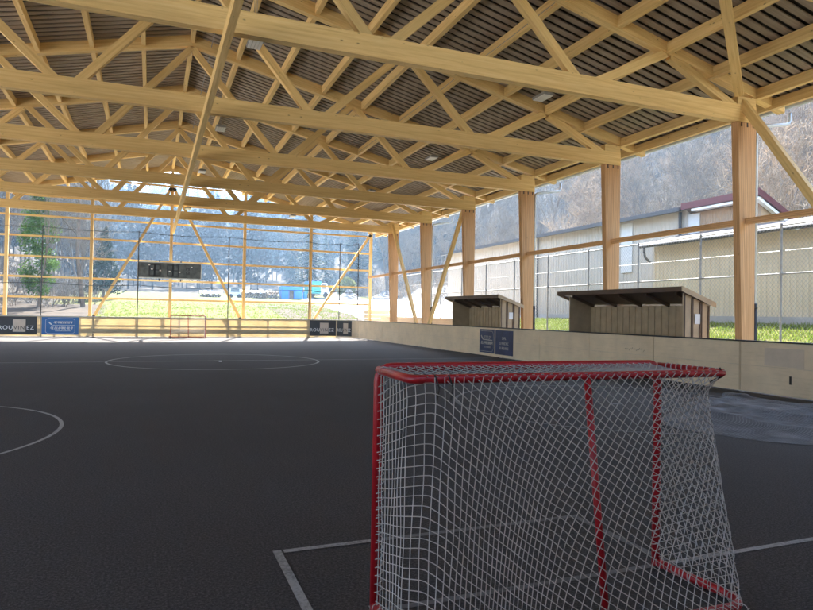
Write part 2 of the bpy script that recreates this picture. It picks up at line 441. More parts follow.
# one truss, then copies
root = bpy.data.objects.new('roof_truss', None); C.objects.link(root); root.parent = hall; root.location = (0, Y0 + .1 - HL.y, 0)
def tpart(mb, name, m): return mb.build(name, m, root)
W = .20
b = MB(); b.beam((-HALF - .004, 0, 6.735), (HALF + .004, 0, 6.735), W, .42); tpart(b, 'bottom_chord', M['pale'])
for sgn in (-1, 1):
    b = MB()
    pts = lambda u, dz: (sgn * u, low(XR + u) + dz)
    u0, u1 = 0, 14.02
    a = [(u0, 0), (u1, .13), (u1, .39), (u0, .39)]
    p = [(sgn * u, low(XR + u) + dz) for u, dz in a]
    q = [(p[0][0], -W / 2, p[0][1]), (p[0][0], W / 2, p[0][1]), (p[3][0], W / 2, p[3][1]), (p[3][0], -W / 2, p[3][1]),
         (p[1][0], -W / 2, p[1][1]), (p[1][0], W / 2, p[1][1]), (p[2][0], W / 2, p[2][1]), (p[2][0], -W / 2, p[2][1])]
    b.hexa(q); tpart(b, 'top_chord', M['pale'])
    b = MB(); w = .196
    b.box(*sorted((sgn * (HALF - .63), sgn * (HALF - .01))), -w / 2, w / 2, 6.94, low(XC) + .1); tpart(b, 'end_block', M['pale'])
    web = [((.02, 10.05), (2.82, 6.80)), ((3.14, 6.80), (5.42, low(XR + 5.42) + .1)), ((5.50, low(XR + 5.5) + .1), (7.66, 6.80)), ((7.98, 6.80), (10.10, low(XR + 10.1) + .1)), ((10.25, low(XR + 10.2) + .1), (12.48, 6.80))]
    for (p0, p1) in web:
        b = MB(); b.beam((sgn * p0[0], 0, p0[1]), (sgn * p1[0], 0, p1[1]), .16, .20, up=(0, 1, 0) if False else (0, 0, 1))
        tpart(b, 'web', M['pale'])
for k in KS:
    if k == 0: continue
    c = copy_tree(root, hall); c.location = (0, Y0 + 5 * k + .1 - HL.y, 0)

# purlins, deck, eaves
YA, YB = -3.9, 42.75
RX = [0] + [1.45 * i for i in range(1, 10)]
for sgn in (1, -1):
    for i, u in enumerate(RX):
        if u == 0 and sgn < 0: continue
        b = MB(); x = XR + sgn * u; z = low(x) + .10 + .13 - (.012 if u == 0 else 0)
        b.beam((x, YA, z), (x, YB - .1, z), .13, .26 if u else .235)
        part(b, 'purlin', M['pale'])
    b = MB(); x = XR + sgn * 13.62; b.beam((x, YA, low(x) + .20), (x, YB, low(x) + .20), .12, .26); part(b, 'eave_beam', M['pale'])
    b = MB()
    y = YA + .05
    while y < YB - .1:
        u0, u1 = .02, 14.1
        z0, z1 = low(XR + u0) + .362, low(XR + u1) + .362
        xs0, xs1 = XR + sgn * u0, XR + sgn * u1
        wdt = .185 + random.uniform(-.012, .012)
        b.hexa([(xs0, y, z0), (xs0, y + wdt, z0), (xs0, y + wdt, z0 + .03), (xs0, y, z0 + .03),
                (xs1, y, z1), (xs1, y + wdt, z1), (xs1, y + wdt, z1 + .03), (xs1, y, z1 + .03)])
        y += .285
    part(b, 'roof_planking', M['plank'])
    b = MB(); z0, z1 = low(XR) + .43, low(XR + 14.12) + .43; xs0, xs1 = XR, XR + sgn * 14.12
    b.hexa([(xs0, YA, z0), (xs0, YB, z0), (xs0, YB, z0 + .03), (xs0, YA, z0 + .03), (xs1, YA, z1), (xs1, YB, z1), (xs1, YB, z1 + .03), (xs1, YA, z1 + .03)])
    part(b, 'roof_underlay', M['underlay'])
    b = MB(); z0 += .08; z1 += .08; xs1 = XR + sgn * 14.25
    b.hexa([(xs0, YA - .1, z0), (xs0, YB + .1, z0), (xs0, YB + .1, z0 + .06), (xs0, YA - .1, z0 + .06), (xs1, YA - .1, z1), (xs1, YB + .1, z1), (xs1, YB + .1, z1 + .06), (xs1, YA - .1, z1 + .06)])
    part(b, 'roof_covering', M['roofing'])
    b = MB(); xg = XR + sgn * 14.27; zg = low(XR + 14.2) + .40
    b.v = []; n = 8
    for yy in (YA, YB):
        for i in range(n + 1):
            a = PI + PI * i / n; b.v.append((xg + .075 * math.cos(a), yy, zg + .075 * math.sin(a)))
    for i in range(n): b.f.append((i, i + 1, n + 2 + i, n + 1 + i)); b.uv.append([(0, 0)] * 4)
    part(b, 'gutter', M['pipe'], smooth=True)
# lengthwise tie under the trusses
b = MB(); b.box(1.06, 1.19, -.6, 41.45, 6.27, 6.522); part(b, 'tie_beam', M['pale'])

# rails between the columns, wall braces, roof brace
def rail_x(sgn): return XR + sgn * 12.72
ends = [Y0 + 5 * k for k in KS] + [41.52]
for sgn in (1, -1):
    for a, c in zip(ends[:-1], ends[1:]):
        b = MB(); b.box(rail_x(sgn) - .065, rail_x(sgn) + .065, a + .192, c - .003, 3.98, 4.12); part(b, 'side_rail', M['glulam'])
    for k0, k1 in ((3, 4), (5, 4), (0, -1), (-2, -1)):
        b = MB(); x = XR + sgn * 12.60
        d = .10 if k1 > k0 else -.02
        b.beam((x, Y0 + 5 * k0 + (.12 if k1 > k0 else .06), 7.02), (x, Y0 + 5 * k1 + (-.25 if k1 > k0 else .45), .35), .14, .20)
        part(b, 'wall_brace', M['pale'])
    b = MB(); zz = lambda x: low(x) - .075
    xa, xb = XR + sgn * 12.25, XR + sgn * 6.1
    b.beam((xa, 11.47, zz(xa) - .03), (xb, 6.85, zz(xb) - .03), .20, .12); part(b, 'roof_brace', M['pale'])

# far gable
PX = [-11.85, -7.66, -3.36, 1.03, 5.42, 9.72, 13.91]
for x in PX:
    b = MB(); b.box(x - .085, x + .085, 41.52, 41.70, -.05, low(x) + .05); part(b, 'gable_post', M['pale'])
for i in range(8):
    z = 1.03 + 1.165 * i
    half = min(12.9, 12.81 - (z + .1 - 7.1) / .235 if z > 7.0 else 12.9)
    b = MB(); b.box(XR - half, XR + half, 41.703, 41.75, z - .055, z + .055); part(b, 'gable_slat', M['pale'])
for sgn in (1, -1):
    b = MB(); u1 = 14.02
    p = [(0, 0), (u1, .13), (u1, .36), (0, .36)]
    p = [(XR + sgn * u, low(XR + u) + dz) for u, dz in p]
    y0_, y1_ = 41.50, 41.72
    b.hexa([(p[0][0], y0_, p[0][1]), (p[0][0], y1_, p[0][1]), (p[3][0], y1_, p[3][1]), (p[3][0], y0_, p[3][1]),
            (p[1][0], y0_, p[1][1]), (p[1][0], y1_, p[1][1]), (p[2][0], y1_, p[2][1]), (p[2][0], y0_, p[2][1])])
    part(b, 'gable_rafter', M['pale'])
for (xa, za, xb, zb) in ((-3.12, 1.15, .92, 8.95), (5.18, 1.15, 1.14, 8.95), (9.95, 1.15, 13.75, 6.9), (-7.9, 1.15, -11.7, 6.9)):
    b = MB(); b.beam((xa, 41.40, za), (xb, 41.40, zb), .15, .15); o = part(b, 'gable_brace', M['pale'])
    b = MB()
    d = Vector((xb - xa, 0, zb - za)).normalized()
    for p, s in (((xa, za), -1), ((xb, zb), 1)):
        q = Vector((p[0], 41.40, p[1])) + d * s * .02 - HL
        b.beam(q - d * .13, q + d * .06, .19, .19)
    b.build('brace_shoe', M['darkmetal'], o)
b = MB(); x = -11.8
while x < 13.9:
    x1 = min(x + .2, 13.9); b.hexa([(x, -3.55, 0), (x1 - .006, -3.55, 0), (x1 - .006, -3.50, 0), (x, -3.50, 0), (x, -3.55, 6.3), (x1 - .006, -3.55, 6.3), (x1 - .006, -3.50, 6.3), (x, -3.50, 6.3)]); x += .2
part(b, 'unseen_light_screen', M['rough'])  # boards added behind the camera to keep light off the near court
# downpipes
for k in (0, 2, 4):
    y = Y0 + 5 * k + .05
    x = XC + .075
    b = MB()
    b.tube([(XR + 14.27, y, 6.98), (XR + 14.27, y, 6.80), (XR + 14.22, y, 6.70), (XR + 14.1, y, 6.66), (x + .12, y, 6.50), (x + .02, y, 6.45), (x, y, 6.34), (x, y, 2.0)], .045, 10)
    o = part(b, 'downpipe', M['pipe'], smooth=True)
    b = MB(); b.tube([(x, y, 2.0), (x, y, 0)], .055, 10)
    for z in (1.1, 1.9): b.tube([(x, y, z - .03), (x, y, z + .03)], .066, 10)
    b.v = [(p[0] - HL.x, p[1] - HL.y, p[2]) for p in b.v]
    b.build('standpipe', M['darkmetal'], o, True)
# bare wires under the purlins
for x, z in ((8.22, low(8.22) + .18), (1.62, low(1.62) + .2)):
    b = MB(); b.tube([(x, y, z - .03 * math.sin((y - Y0) * PI / 5) ** 2) for y in np.arange(-.5, 41, 1.0)], .012, 5); part(b, 'roof_wire', M['steel'])

# ------------------------------------------------------------------ lamps under the roof
def lamp(x, y, z, label):
    t = thing('ceiling_lamp', label, 'lamp', (x, y, z), 0, 'lamps under the timber roof')
    b = MB(); b.box(-.17, .17, -.30, .30, .02, .09); b.box(-.10, .10, -.2, .2, .09, .13); b.build('housing', M['steel'], t)
    b = MB()
    for i in range(4): b.box(-.155 + .08 * i, -.085 + .08 * i, -.28, .28, 0, .02)
    b.build('light_panel', M['white'], t)
    zt = low(x) + .10 - z
    b = MB()
    for yy in (-.22, .22): b.tube([(0, yy, .12), (0, yy, max(zt, .2))], .006, 5)
    b.build('suspension_wire', M['steel'], t)
for a in ((2.18, 15.62, 8.02, 'white ceiling lamp beside the grey tie beam nearest the camera'),
          (2.16, 23.75, 8.10, 'white ceiling lamp second along the grey tie beam from the camera'),
          (2.08, 31.7, 8.15, 'white ceiling lamp third along the grey tie beam from the camera'),
          (1.86, 39.65, 7.55, 'small ceiling lamp hanging at the gable above the scoreboard'),
          (10.42, 15.69, 7.92, 'white ceiling lamp nearest the big front column, under the right roof slope'),
          (10.46, 23.72, 7.92, 'white ceiling lamp in the middle of the right roof slope row'),
          (10.5, 31.6, 7.92, 'far white ceiling lamp of the right roof slope row'),
          (8.04, 39.6, 7.55, 'dark small ceiling lamp before the gable on the right roof slope'),
          (-6.36, 39.6, 8.05, 'white ceiling lamp before the gable at the far left roof edge')):
    lamp(*a)

# ------------------------------------------------------------------ rink boards
HB = 1.14
sb = thing('rink_boards', 'long scuffed beige rink boards with dark cap running along the right side', 'rink boards', (12.22, 20, 0))
SB = Vector((12.22, 20, 0))
def spart(mb, name, m, par=sb, o=SB):
    mb.v = [(p[0] - o.x, p[1] - o.y, p[2] - o.z) for p in mb.v]; return mb.build(name, m, par)
seams = [10.46 + 2.645 * i for i in range(-4, 11)]; seams = [s for s in seams] + [38.6]
for a, c in zip(seams[:-1], seams[1:]):
    b = MB(); b.box(12.22, 12.235, a + .004, c - .004, .60, HB - .03); b.box(12.223, 12.238, a + .004, c - .004, .02, .596)
    spart(b, 'panel', M['boardside'])
    b = MB(); b.box(12.24, 12.32, a - .04, a + .04, 0, HB - .03); spart(b, 'post', M['steel'])
    b = MB(); b.box(12.214, 12.2195, a - .022, a + .022, .03, HB - .04); spart(b, 'seam_strip', M['lightsheet'] if abs(a - 10.46) < .1 or abs(a - 13.1) < .1 else M['boardside'])
b = MB(); b.box(12.20, 12.33, seams[0], 38.6, HB - .028, HB + .004); spart(b, 'cap_rail', M['darkmetal'])
b = MB(); b.box(12.245, 12.30, seams[0], 38.6, .55, .63); spart(b, 'back_rail', M['steel'])
b = MB(); b.box(12.2165, 12.2195, 8.95, 9.85, .62, 1.0); o = spart(b, 'faded_patch', plain('faded_sticker', (.56, .455, .34), .6, .08)); o['label'] = 'pale grey faded sticker patch'
b = MB(); b.box(12.2155, 12.2185, 9.22, 9.27, .27, .44); spart(b, 'handle_slot', M['black'])
# faint felt-pen scrawl
b = MB()
for i in range(9):
    y = 14.2 - i * .09
    b.tube([(12.2185, y, .72 + .03 * math.sin(i * 2.1)), (12.2185, y - .05, .76 - .03 * math.sin(i * 1.7))], .006, 4)
spart(b, 'scrawl', M['plank'])

def glyphs(b, cx, cz, w, h, P, slant=.0, seed=1, th=.14):
    """a line of small unreadable letter shapes; P maps (across, up) to the banner plane"""
    r = random.Random(seed); n = max(4, int(w / (h * .72))); s = w / n
    def bar(x0, z0, x1, z1, t):
        d = math.hypot(x1 - x0, z1 - z0) or 1; nx_, nz_ = -(z1 - z0) / d * t / 2, (x1 - x0) / d * t / 2
        q = [(x0 - nx_, z0 - nz_), (x1 - nx_, z1 - nz_), (x1 + nx_, z1 + nz_), (x0 + nx_, z0 + nz_)]
        b.face([P(*p) for p in q])
    for i in range(n):
        x = cx - w / 2 + i * s; e = s * .72; t = h * th * 1.4; k = r.randint(0, 4); z0, z1 = cz - h / 2, cz + h / 2
        sl = slant * h
        if k in (0, 1, 2): bar(x + t / 2, z0, x + t / 2 + sl, z1, t)
        if k in (0, 3): bar(x + e, z0, x + e + sl, z1, t)
        if k in (0, 1, 3): bar(x, cz, x + e, cz, t)
        if k in (1, 2, 4): bar(x, z0 + t / 2, x + e, z0 + t / 2, t)
        if k in (1, 3, 4): bar(x + sl, z1 - t / 2, x + e + sl, z1 - t / 2, t)
        if k == 4: bar(x + t / 2, z0, x + t / 2 + sl, z1, t)

# navy banner on the side boards (two panels), reads from inside the court
yA, yB = 22.62, 20.07
b = MB(); b.box(12.213, 12.217, 21.43, yA, .13, 1.05); b.box(12.213, 12.217, yB, 21.36, .12, 1.04)
ban = spart(b, 'sponsor_banner', M['navy']); ban['label'] = 'navy two-panel sponsor banner with pale lettering'
P = lambda a, z: (12.2105 - SB.x, a - SB.y, z)
b = MB()
Pm = lambda a, z: P(22.03 - a, z)
glyphs(b, .05, .74, .62, .11, Pm, .2, 3); glyphs(b, 0, .52, .92, .12, Pm, .25, 4, .2); glyphs(b, .08, .36, .56, .06, Pm, 0, 5)
def line(b, pts, t, P):
    for (x0, z0), (x1, z1) in zip(pts[:-1], pts[1:]):
        d = math.hypot(x1 - x0, z1 - z0); a_, c_ = -(z1 - z0) / d * t / 2, (x1 - x0) / d * t / 2
        b.face([P(x0 - a_, z0 - c_), P(x1 - a_, z1 - c_), P(x1 + a_, z1 + c_), P(x0 + a_, z0 + c_)])
line(b, [(-.45, .80), (-.38, .72), (-.30, .66)], .06, Pm); line(b, [(-.30, .645), (.45, .63)], .035, Pm)
line(b, [(-.5, .98), (.42, .98), (.52, .88), (.52, .30), (.42, .19), (-.5, .19)], .012, Pm)
Pm2 = lambda a, z: P(20.70 - a, z)
glyphs(b, 0, .74, .30, .10, Pm2, 0, 6); glyphs(b, 0, .55, .66, .10, Pm2, 0, 7); glyphs(b, 0, .37, .66, .10, Pm2, 0, 8)
b.build('lettering', M['greyprint'], ban)

# far boards, the bent corner
eb = thing('rink_boards', 'sunlit translucent cream end boards with banners below the slatted gable', 'rink boards', (1.97, 40.03, 0))
EB = Vector((1.97, 40.03, 0))
epart = lambda mb, name, m, par=eb: spart(mb, name, m, par, EB)
ex = [-8.3, -5.63, -4.98, -3.05, -.75, 1.55, 4.35, 6.75, 9.36, 11.16]
for a, c in zip(ex[:-1], ex[1:]):
    b = MB(); b.box(a + .004, c - .004, 40.03, 40.038, .02, HB - .03); epart(b, 'panel', M['boardend'])
for i, a in enumerate(ex):
    b = MB(); b.box(a - .04, a + .04, 40.045, 40.125, 0, HB - .03); epart(b, 'post', M['steel'])
b = MB(); b.box(-8.3, 11.16, 40.02, 40.13, HB - .028, HB + .006); epart(b, 'cap_rail', M['steel'])
b = MB(); b.box(-8.3, 11.16, 40.05, 40.10, .62, .67); b.box(-8.3, 11.16, 40.05, 40.07, .22, .45); epart(b, 'back_rail', M['rough'])
cor = [(11.16, 40.03), (12.02, 39.52), (12.22, 38.6)]
for (p, q) in zip(cor[:-1], cor[1:]):
    b = MB(); pv, qv = Vector((*p, 0)), Vector((*q, 0)); b.beam(pv + Vector((.004, .004, .565)), qv + Vector((.004, .004, .565)), .012, 1.09); epart(b, 'corner_panel', M['boardside'])
    b = MB(); b.beam(pv + Vector((.03, .03, HB - .01)), qv + Vector((.03, .03, HB - .01)), .1, .03); epart(b, 'cap_rail', M['steel'])

def winery(cx, w, label, P, Mx, sx):
    """black banner with a beige square behind the middle letters; P(a,z,d) maps across/up/out"""
    b = MB(); h0, h1 = .10, HB - .05
    q = [P(cx - w / 2, h0, .006), P(cx + w / 2, h0, .006), P(cx + w / 2, h1, .006), P(cx - w / 2, h1, .006)]
    q2 = [P(cx - w / 2, h0, .002), P(cx + w / 2, h0, .002), P(cx + w / 2, h1, .002), P(cx - w / 2, h1, .002)]
    b.hexa(q2 + q)
    o = b.build('sponsor_banner', M['black'], eb); o['label'] = label
    b = MB(); sw = .30 * sx; b.hexa([P(cx + .08 - sw, .25, .007), P(cx + .08 + sw, .25, .007), P(cx + .08 + sw, .93, .007), P(cx + .08 - sw, .93, .007),
                           P(cx + .08 - sw, .25, .0095), P(cx + .08 + sw, .25, .0095), P(cx + .08 + sw, .93, .0095), P(cx + .08 - sw, .93, .0095)])
    b.build('beige_square', M['beige'], o)
    # letters, one mesh; the ones over the square are dark
    for body, off, m in (('ROU', -.56, 'lightprint'), ('VIN', .08, 'black'), ('EZ', .60, 'lightprint')):
        text_mesh(body, .30, M[m], 'lettering', o, Mx(cx + off * sx, .47, .0115), sx)
Pf = lambda a, z, d: (a - EB.x, 40.03 - d - EB.y, z)
Mf = lambda a, z, d: Matrix.Translation(Vector((a - EB.x, 40.03 - d - EB.y, z))) @ Matrix.Rotation(R(90), 4, 'X')
winery(-6.75, 1.85, 'black sponsor banner at the far left with a beige square', Pf, Mf, 1.0)
winery(10.24, 1.72, 'black sponsor banner beside the far right corner', Pf, Mf, .93)
cv = Vector((cor[1][0] - cor[0][0], cor[1][1] - cor[0][1], 0)); cl = cv.length; cd = cv.normalized(); cn = Vector((cd.y, -cd.x, 0))
if cn.y > 0: cn = -cn
P2 = lambda a, z, d: tuple(Vector((cor[0][0], cor[0][1], z)) + cd * a + cn * d - EB)
ang = math.atan2(cd.y, cd.x)
M2 = lambda a, z, d: Matrix.Translation(Vector(P2(a, z, d))) @ Matrix.Rotation(ang, 4, 'Z') @ Matrix.Rotation(R(90), 4, 'X')
winery(.51, .96, 'black sponsor banner on the angled corner board', lambda a, z, d: P2(a, z, d + .004), lambda a, z, d: M2(a, z, d + .004), .52)
# blue banner
b = MB(); b.box(-5.60 - EB.x, -3.78 - EB.x, -.006, -.002, .10, 1.08); blu = b.build('sponsor_banner', M['blue'], eb); blu['label'] = 'bright blue sponsor banner with white lettering'
b = MB(); Pb = lambda a, z: (-4.69 + a - EB.x, -.0085, z)
glyphs(b, .12, .78, .92, .12, Pb, .3, 11, .2); glyphs(b, .05, .47, 1.10, .13, Pb, .3, 12, .16); glyphs(b, .15, .32, .8, .05, Pb, 0, 13)
line(b, [(-.56, .80), (-.50, .72), (-.42, .66)], .06, Pb); line(b, [(-.38, .625), (.70, .625)], .02, Pb)
line(b, [(-.60, 1.0), (.62, 1.0), (.72, .92), (.72, .25), (.62, .17), (-.62, .17), (-.72, .25), (-.72, .92), (-.60, 1.0)], .014, Pb)
b.build('lettering', M['lightprint'], blu)

# ------------------------------------------------------------------ cable fence behind the far boards
cf = thing('cable_fence', 'tall dark net posts with thin cables standing behind the end boards', 'fence', (1.97, 40.3, 0))
CF = Vector((1.97, 40.3, 0))
px = [-10.7, -5.70, -.78, 4.33, 9.36]
pp = [(x, 40.3) for x in px] + [(11.35, 40.25), (12.45, 39.75), (12.75, 38.3)]
for (x, y) in pp[:-1]:
    b = MB(); b.tube([(x, y, 0), (x, y, 6.15)], .028, 8); spart(b, 'net_post', M['darkmetal'], cf, CF)
for z in (6.1, 3.0):
    pts = []
    for (p, q) in zip(pp[:-2], pp[1:-1]):
        for i in range(8):
            t = i / 8; pts.append((p[0] + (q[0] - p[0]) * t, p[1] + (q[1] - p[1]) * t, z - .10 * math.sin(PI * t)))
    pts.append((*pp[-2], z))
    b = MB(); b.tube(pts, .018, 5); spart(b, 'cable', M['darkmetal'], cf, CF)

# ------------------------------------------------------------------ scoreboard
sc = thing('scoreboard', 'long dark unlit scoreboard hung on the gable slats', 'scoreboard', (.98, 41.2, 3.97))
b = MB()
b.box(-1.78, 1.78, .02, .14, -.44, .44); b.build('housing', M['darkmetal'], sc)
b = MB()
b.box(-1.80, 1.80, -.02, .145, .44, .50); b.box(-1.80, 1.80, -.02, .145, -.50, -.44); b.box(-1.83, -1.78, -.02, .145, -.43, .43); b.box(1.78, 1.83, -.02, .145, -.43, .43)
b.build('frame', M['pipe'], sc)
b = MB(); b.box(-1.76, 1.76, .0, .018, -.42, .42); b.build('display', M['glass'], sc)
def digit(cx, s, segs):
    b = MB(); h = .30 * s; w = .16 * s; t = .075
    S = {'a': (cx - w, cx + w, h - t, h), 'g': (cx - w, cx + w, -t / 2, t / 2), 'd': (cx - w, cx + w, -h, -h + t),
         'f': (cx - w, cx - w + t, .03, h - t), 'b': (cx + w - t, cx + w, .03, h - t), 'e': (cx - w, cx - w + t, -h + t, -.03), 'c': (cx + w - t, cx + w, -h + t, -.03)}
    for k in segs: x0, x1, z0, z1 = S[k]; b.box(x0, x1, -.006, -.001, z0, z1)
    b.build('digit', M['segment'], sc)
for cx in (-1.0, -.72, .02, .32): digit(cx, 1.2, 'abcdefg')
digit(1.02, .7, 'abcdef')
b = MB()
for x, z in ((-1.17, .30), (-.55, -.02), (-.02, -.05), (.55, -.08), (1.24, .24), (-1.02, .05)): b.box(x - .05, x + .05, -.008, -.002, z - .035, z + .035)
b.build('reflection_mark', M['white'], sc)  # white marks stand in for reflections on the dark display
b = MB()
for x in (-.6, .62):
    b.tube([(x, .06, .5), (x, .06, .62)], .04, 8); b.tube([(x, .06, -.62), (x, .06, -.5)], .04, 8)
    b.beam((x, .16, -.62), (x, .34, -.62), .05, .05); b.beam((x, .16, .62), (x, .34, .62), .05, .05)
b.build('bracket', M['darkmetal'], sc)

# ------------------------------------------------------------------ players' shelters
def shelter(y0, y1, label, notice_z, roof_over):
    t = thing('players_shelter', label, 'dugout', (12.45, (y0 + y1) / 2, 0), 0, 'dugouts behind the side boards'); L = (y1 - y0)
    ya, yb = -L / 2, L / 2; D = .86
    zf, zb_ = 2.30, 2.0
    zr = lambda x: 2.33 - .355 * (x + .15)
    b = MB(); n = int(L / .25); p = L / n
    for i in range(n):
        y = ya + i * p
        b.box(D - .03, D - .01, y, y + p, .02, zr(D) - .03)
        b.box(D - .05, D - .0302, y + .02, y + p * .55, .02, zr(D) - .03)
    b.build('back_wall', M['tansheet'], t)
    for s, yy in ((-1, ya), (1, yb)):
        b = MB(); w = .02
        b.hexa([(0, yy - w, .02), (D, yy - w, .02), (D, yy + w, .02), (0, yy + w, .02), (0, yy - w, zr(0) - .04), (D, yy - w, zr(D) - .04), (D, yy + w, zr(D) - .04), (0, yy + w, zr(0) - .04)])
        o = b.build('side_wall', M['lightsheet'] if s < 0 else M['tansheet'], t)  # near side uses a paler sheet: its lit look is put into the colour
        b = MB()
        for x in (.03, .27, .30, .55, .60, .83):
            wd = .05 if x in (.27, .55, .83) else .02
            yo = yy + s * (w + .008)
            b.hexa([(x - wd / 2, yo - .012, .02), (x + wd / 2, yo - .012, .02), (x + wd / 2, yo + .012, .02), (x - wd / 2, yo + .012, .02),
                    (x - wd / 2, yo - .012, zr(x) - .05), (x + wd / 2, yo - .012, zr(x) - .05), (x + wd / 2, yo + .012, zr(x) - .05), (x - wd / 2, yo + .012, zr(x) - .05)])
        b.build('trim', M['brownmetal'], o)
        if s < 0:
            b = MB(); b.box(.36, .53, yy - .043, yy - .036, notice_z, notice_z + .26); b.build('notice', M['paper'], o)
    x0, x1 = -.15, D + .10; y0_, y1_ = ya - .12, yb + roof_over
    b = MB()
    b.hexa([(x0, y0_, zr(x0)), (x0, y1_, zr(x0)), (x0, y1_, zr(x0) + .05), (x0, y0_, zr(x0) + .05), (x1, y0_, zr(x1)), (x1, y1_, zr(x1)), (x1, y1_, zr(x1) + .05), (x1, y0_, zr(x1) + .05)])
    for i in range(5):
        y = y0_ + .35 + i * (L - .4) / 4
        b.beam((0.0, y, zr(0) - .045), (D - .05, y, zr(D - .05) - .045), .06, .08)
    o = b.build('roof', M['brownmetal'], t)
    b = MB(); b.box(x0 - .03, x0 - .002, y0_, y1_, zr(x0) - .06, zr(x0) + .07); b.build('front_fascia', M['brownmetal'], o)
    for yy in (y0_ - .026, y1_ + .002):
        b = MB(); b.hexa([(x0 - .03, yy, zr(x0) - .05), (x1, yy, zr(x1) - .05), (x1, yy + .024, zr(x1) - .05), (x0 - .03, yy + .024, zr(x0) - .05),
                 (x0 - .03, yy, zr(x0) + .08), (x1, yy, zr(x1) + .08), (x1, yy + .024, zr(x1) + .08), (x0 - .03, yy + .024, zr(x0) + .08)])
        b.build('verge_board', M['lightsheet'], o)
    b = MB(); b.box(.45, .8, ya + .1, yb - .1, .42, .47)
    for y in (ya + .3, 0, yb - .3): b.box(.5, .75, y - .03, y + .03, 0, .42)
    b.build('bench', M['plank'], t)
shelter(12.35, 17.05, 'larger brown sheet-metal dugout, nearest the camera behind the side boards', 1.46, .42)
shelter(21.42, 25.60, 'smaller-looking brown sheet-metal dugout farther away above the navy banner', 1.46, .40)

# ------------------------------------------------------------------ chain-link fence on the right
fn = thing('chain_link_fence', 'grey chain-link fence with galvanised posts between the columns and the cream buildings', 'fence', (16, 28, 1))
FN = Vector((16, 28, 1))
fpart = lambda mb, name, m: spart(mb, name, m, fn, FN)
fy = [12.41 + 2.77 * i for i in range(-2, 11)]
for y in fy:
    b = MB(); b.tube([(16, y, .6), (16, y, 4.22)], .03, 8); b.tube([(16, y, 4.22), (16, y, 4.25)], .036, 8); b.tube([(16, y, 2.83), (16, y, 2.92)], .045, 8); fpart(b, 'fence_post', M['steel'])
for z in (4.20, 2.87):
    b = MB(); b.tube([(16, fy[0], z), (16, fy[-1], z)], .024, 8); fpart(b, 'fence_rail', M['steel'])
b = MB(); b.tube([(16, fy[0], 3.5), (16, fy[-1], 3.5)], .008, 4); fpart(b, 'tension_wire', M['steel'])
b = MB(); z0, z1 = .95, 4.2; st = .115
def wire(b, p, q, r=.0042):
    p = Vector(p); q = Vector(q); d = (q - p).normalized(); u = Vector((1, 0, 0)); w = d.cross(u)
    n = len(b.v)
    for e in (p, q):
        for k in range(3):
            a = 2 * PI * k / 3; b.v.append(tuple(e + (u * math.cos(a) + w * math.sin(a)) * r))
    for k in range(3):
        l = (k + 1) % 3; b.f.append((n + k, n + l, n + 3 + l, n + 3 + k)); b.uv.append([(0, 0)] * 4)
y = fy[0] - 3.2
while y < fy[-1]:
    for s in (1, -1):
        a = (y, z0) if s > 0 else (y, z1); c = (y + 3.25 / 1.15, z1) if s > 0 else (y + 3.25 / 1.15, z0)
        ya, yc = max(a[0], fy[0]), min(c[0], fy[-1])
        if yc > ya:
            f = lambda yy: a[1] + (c[1] - a[1]) * (yy - a[0]) / (c[0] - a[0])
            wire(b, (16 + .006 * s, ya, f(ya)), (16 + .006 * s, yc, f(yc)))
    y += st
fpart(b, 'wire_mesh', M['steel'])

# ------------------------------------------------------------------ low plank wall and crate in the yard
b = MB()
for i in range(3): b.box(15.2, 15.25, 29.0, 43.0, .05 + .46 * i, .49 + .46 * i)
for y in (29.05, 31.8, 34.6, 37.4, 40.2, 42.9): b.box(15.255, 15.33, y - .05, y + .05, 0, 1.40)
w = b.build('plank_wall', M['plank']); M_pw = w
w.data.materials.clear(); w.data.materials.append(M['rough']); tag(w, 'low wall of horizontal wooden boards just outside the far right columns', 'wall')
cr = thing('wooden_crate', 'pale wooden crate standing in the white yard left of the last column', 'crate', (15.55, 44.7, .25))
b = MB()
for i in range(5): b.box(-.85, .85, -.5, -.46, .1 + .3 * i, .37 + .3 * i)
b.build('side_boards', M['rough'], cr)
b = MB()
for i in range(5): b.box(-.85, .85, .46, .5, .1 + .3 * i, .37 + .3 * i)
b.build('side_boards', M['rough'], cr)
b = MB()
for sx in (-1, 1):
    for i in range(5): b.box(*sorted((sx * .855, sx * .895)), -.5, .5, .1 + .3 * i, .37 + .3 * i)
b.build('end_boards', M['rough'], cr)
b = MB(); b.box(-.9, .9, -.52, .52, 1.575, 1.62); b.build('lid', M['rough'], cr)
b = MB()
for x in (-.7, 0, .7): b.box(x - .06, x + .06, -.5, .5, 0, .1)
b.build('skid', M['rough'], cr)

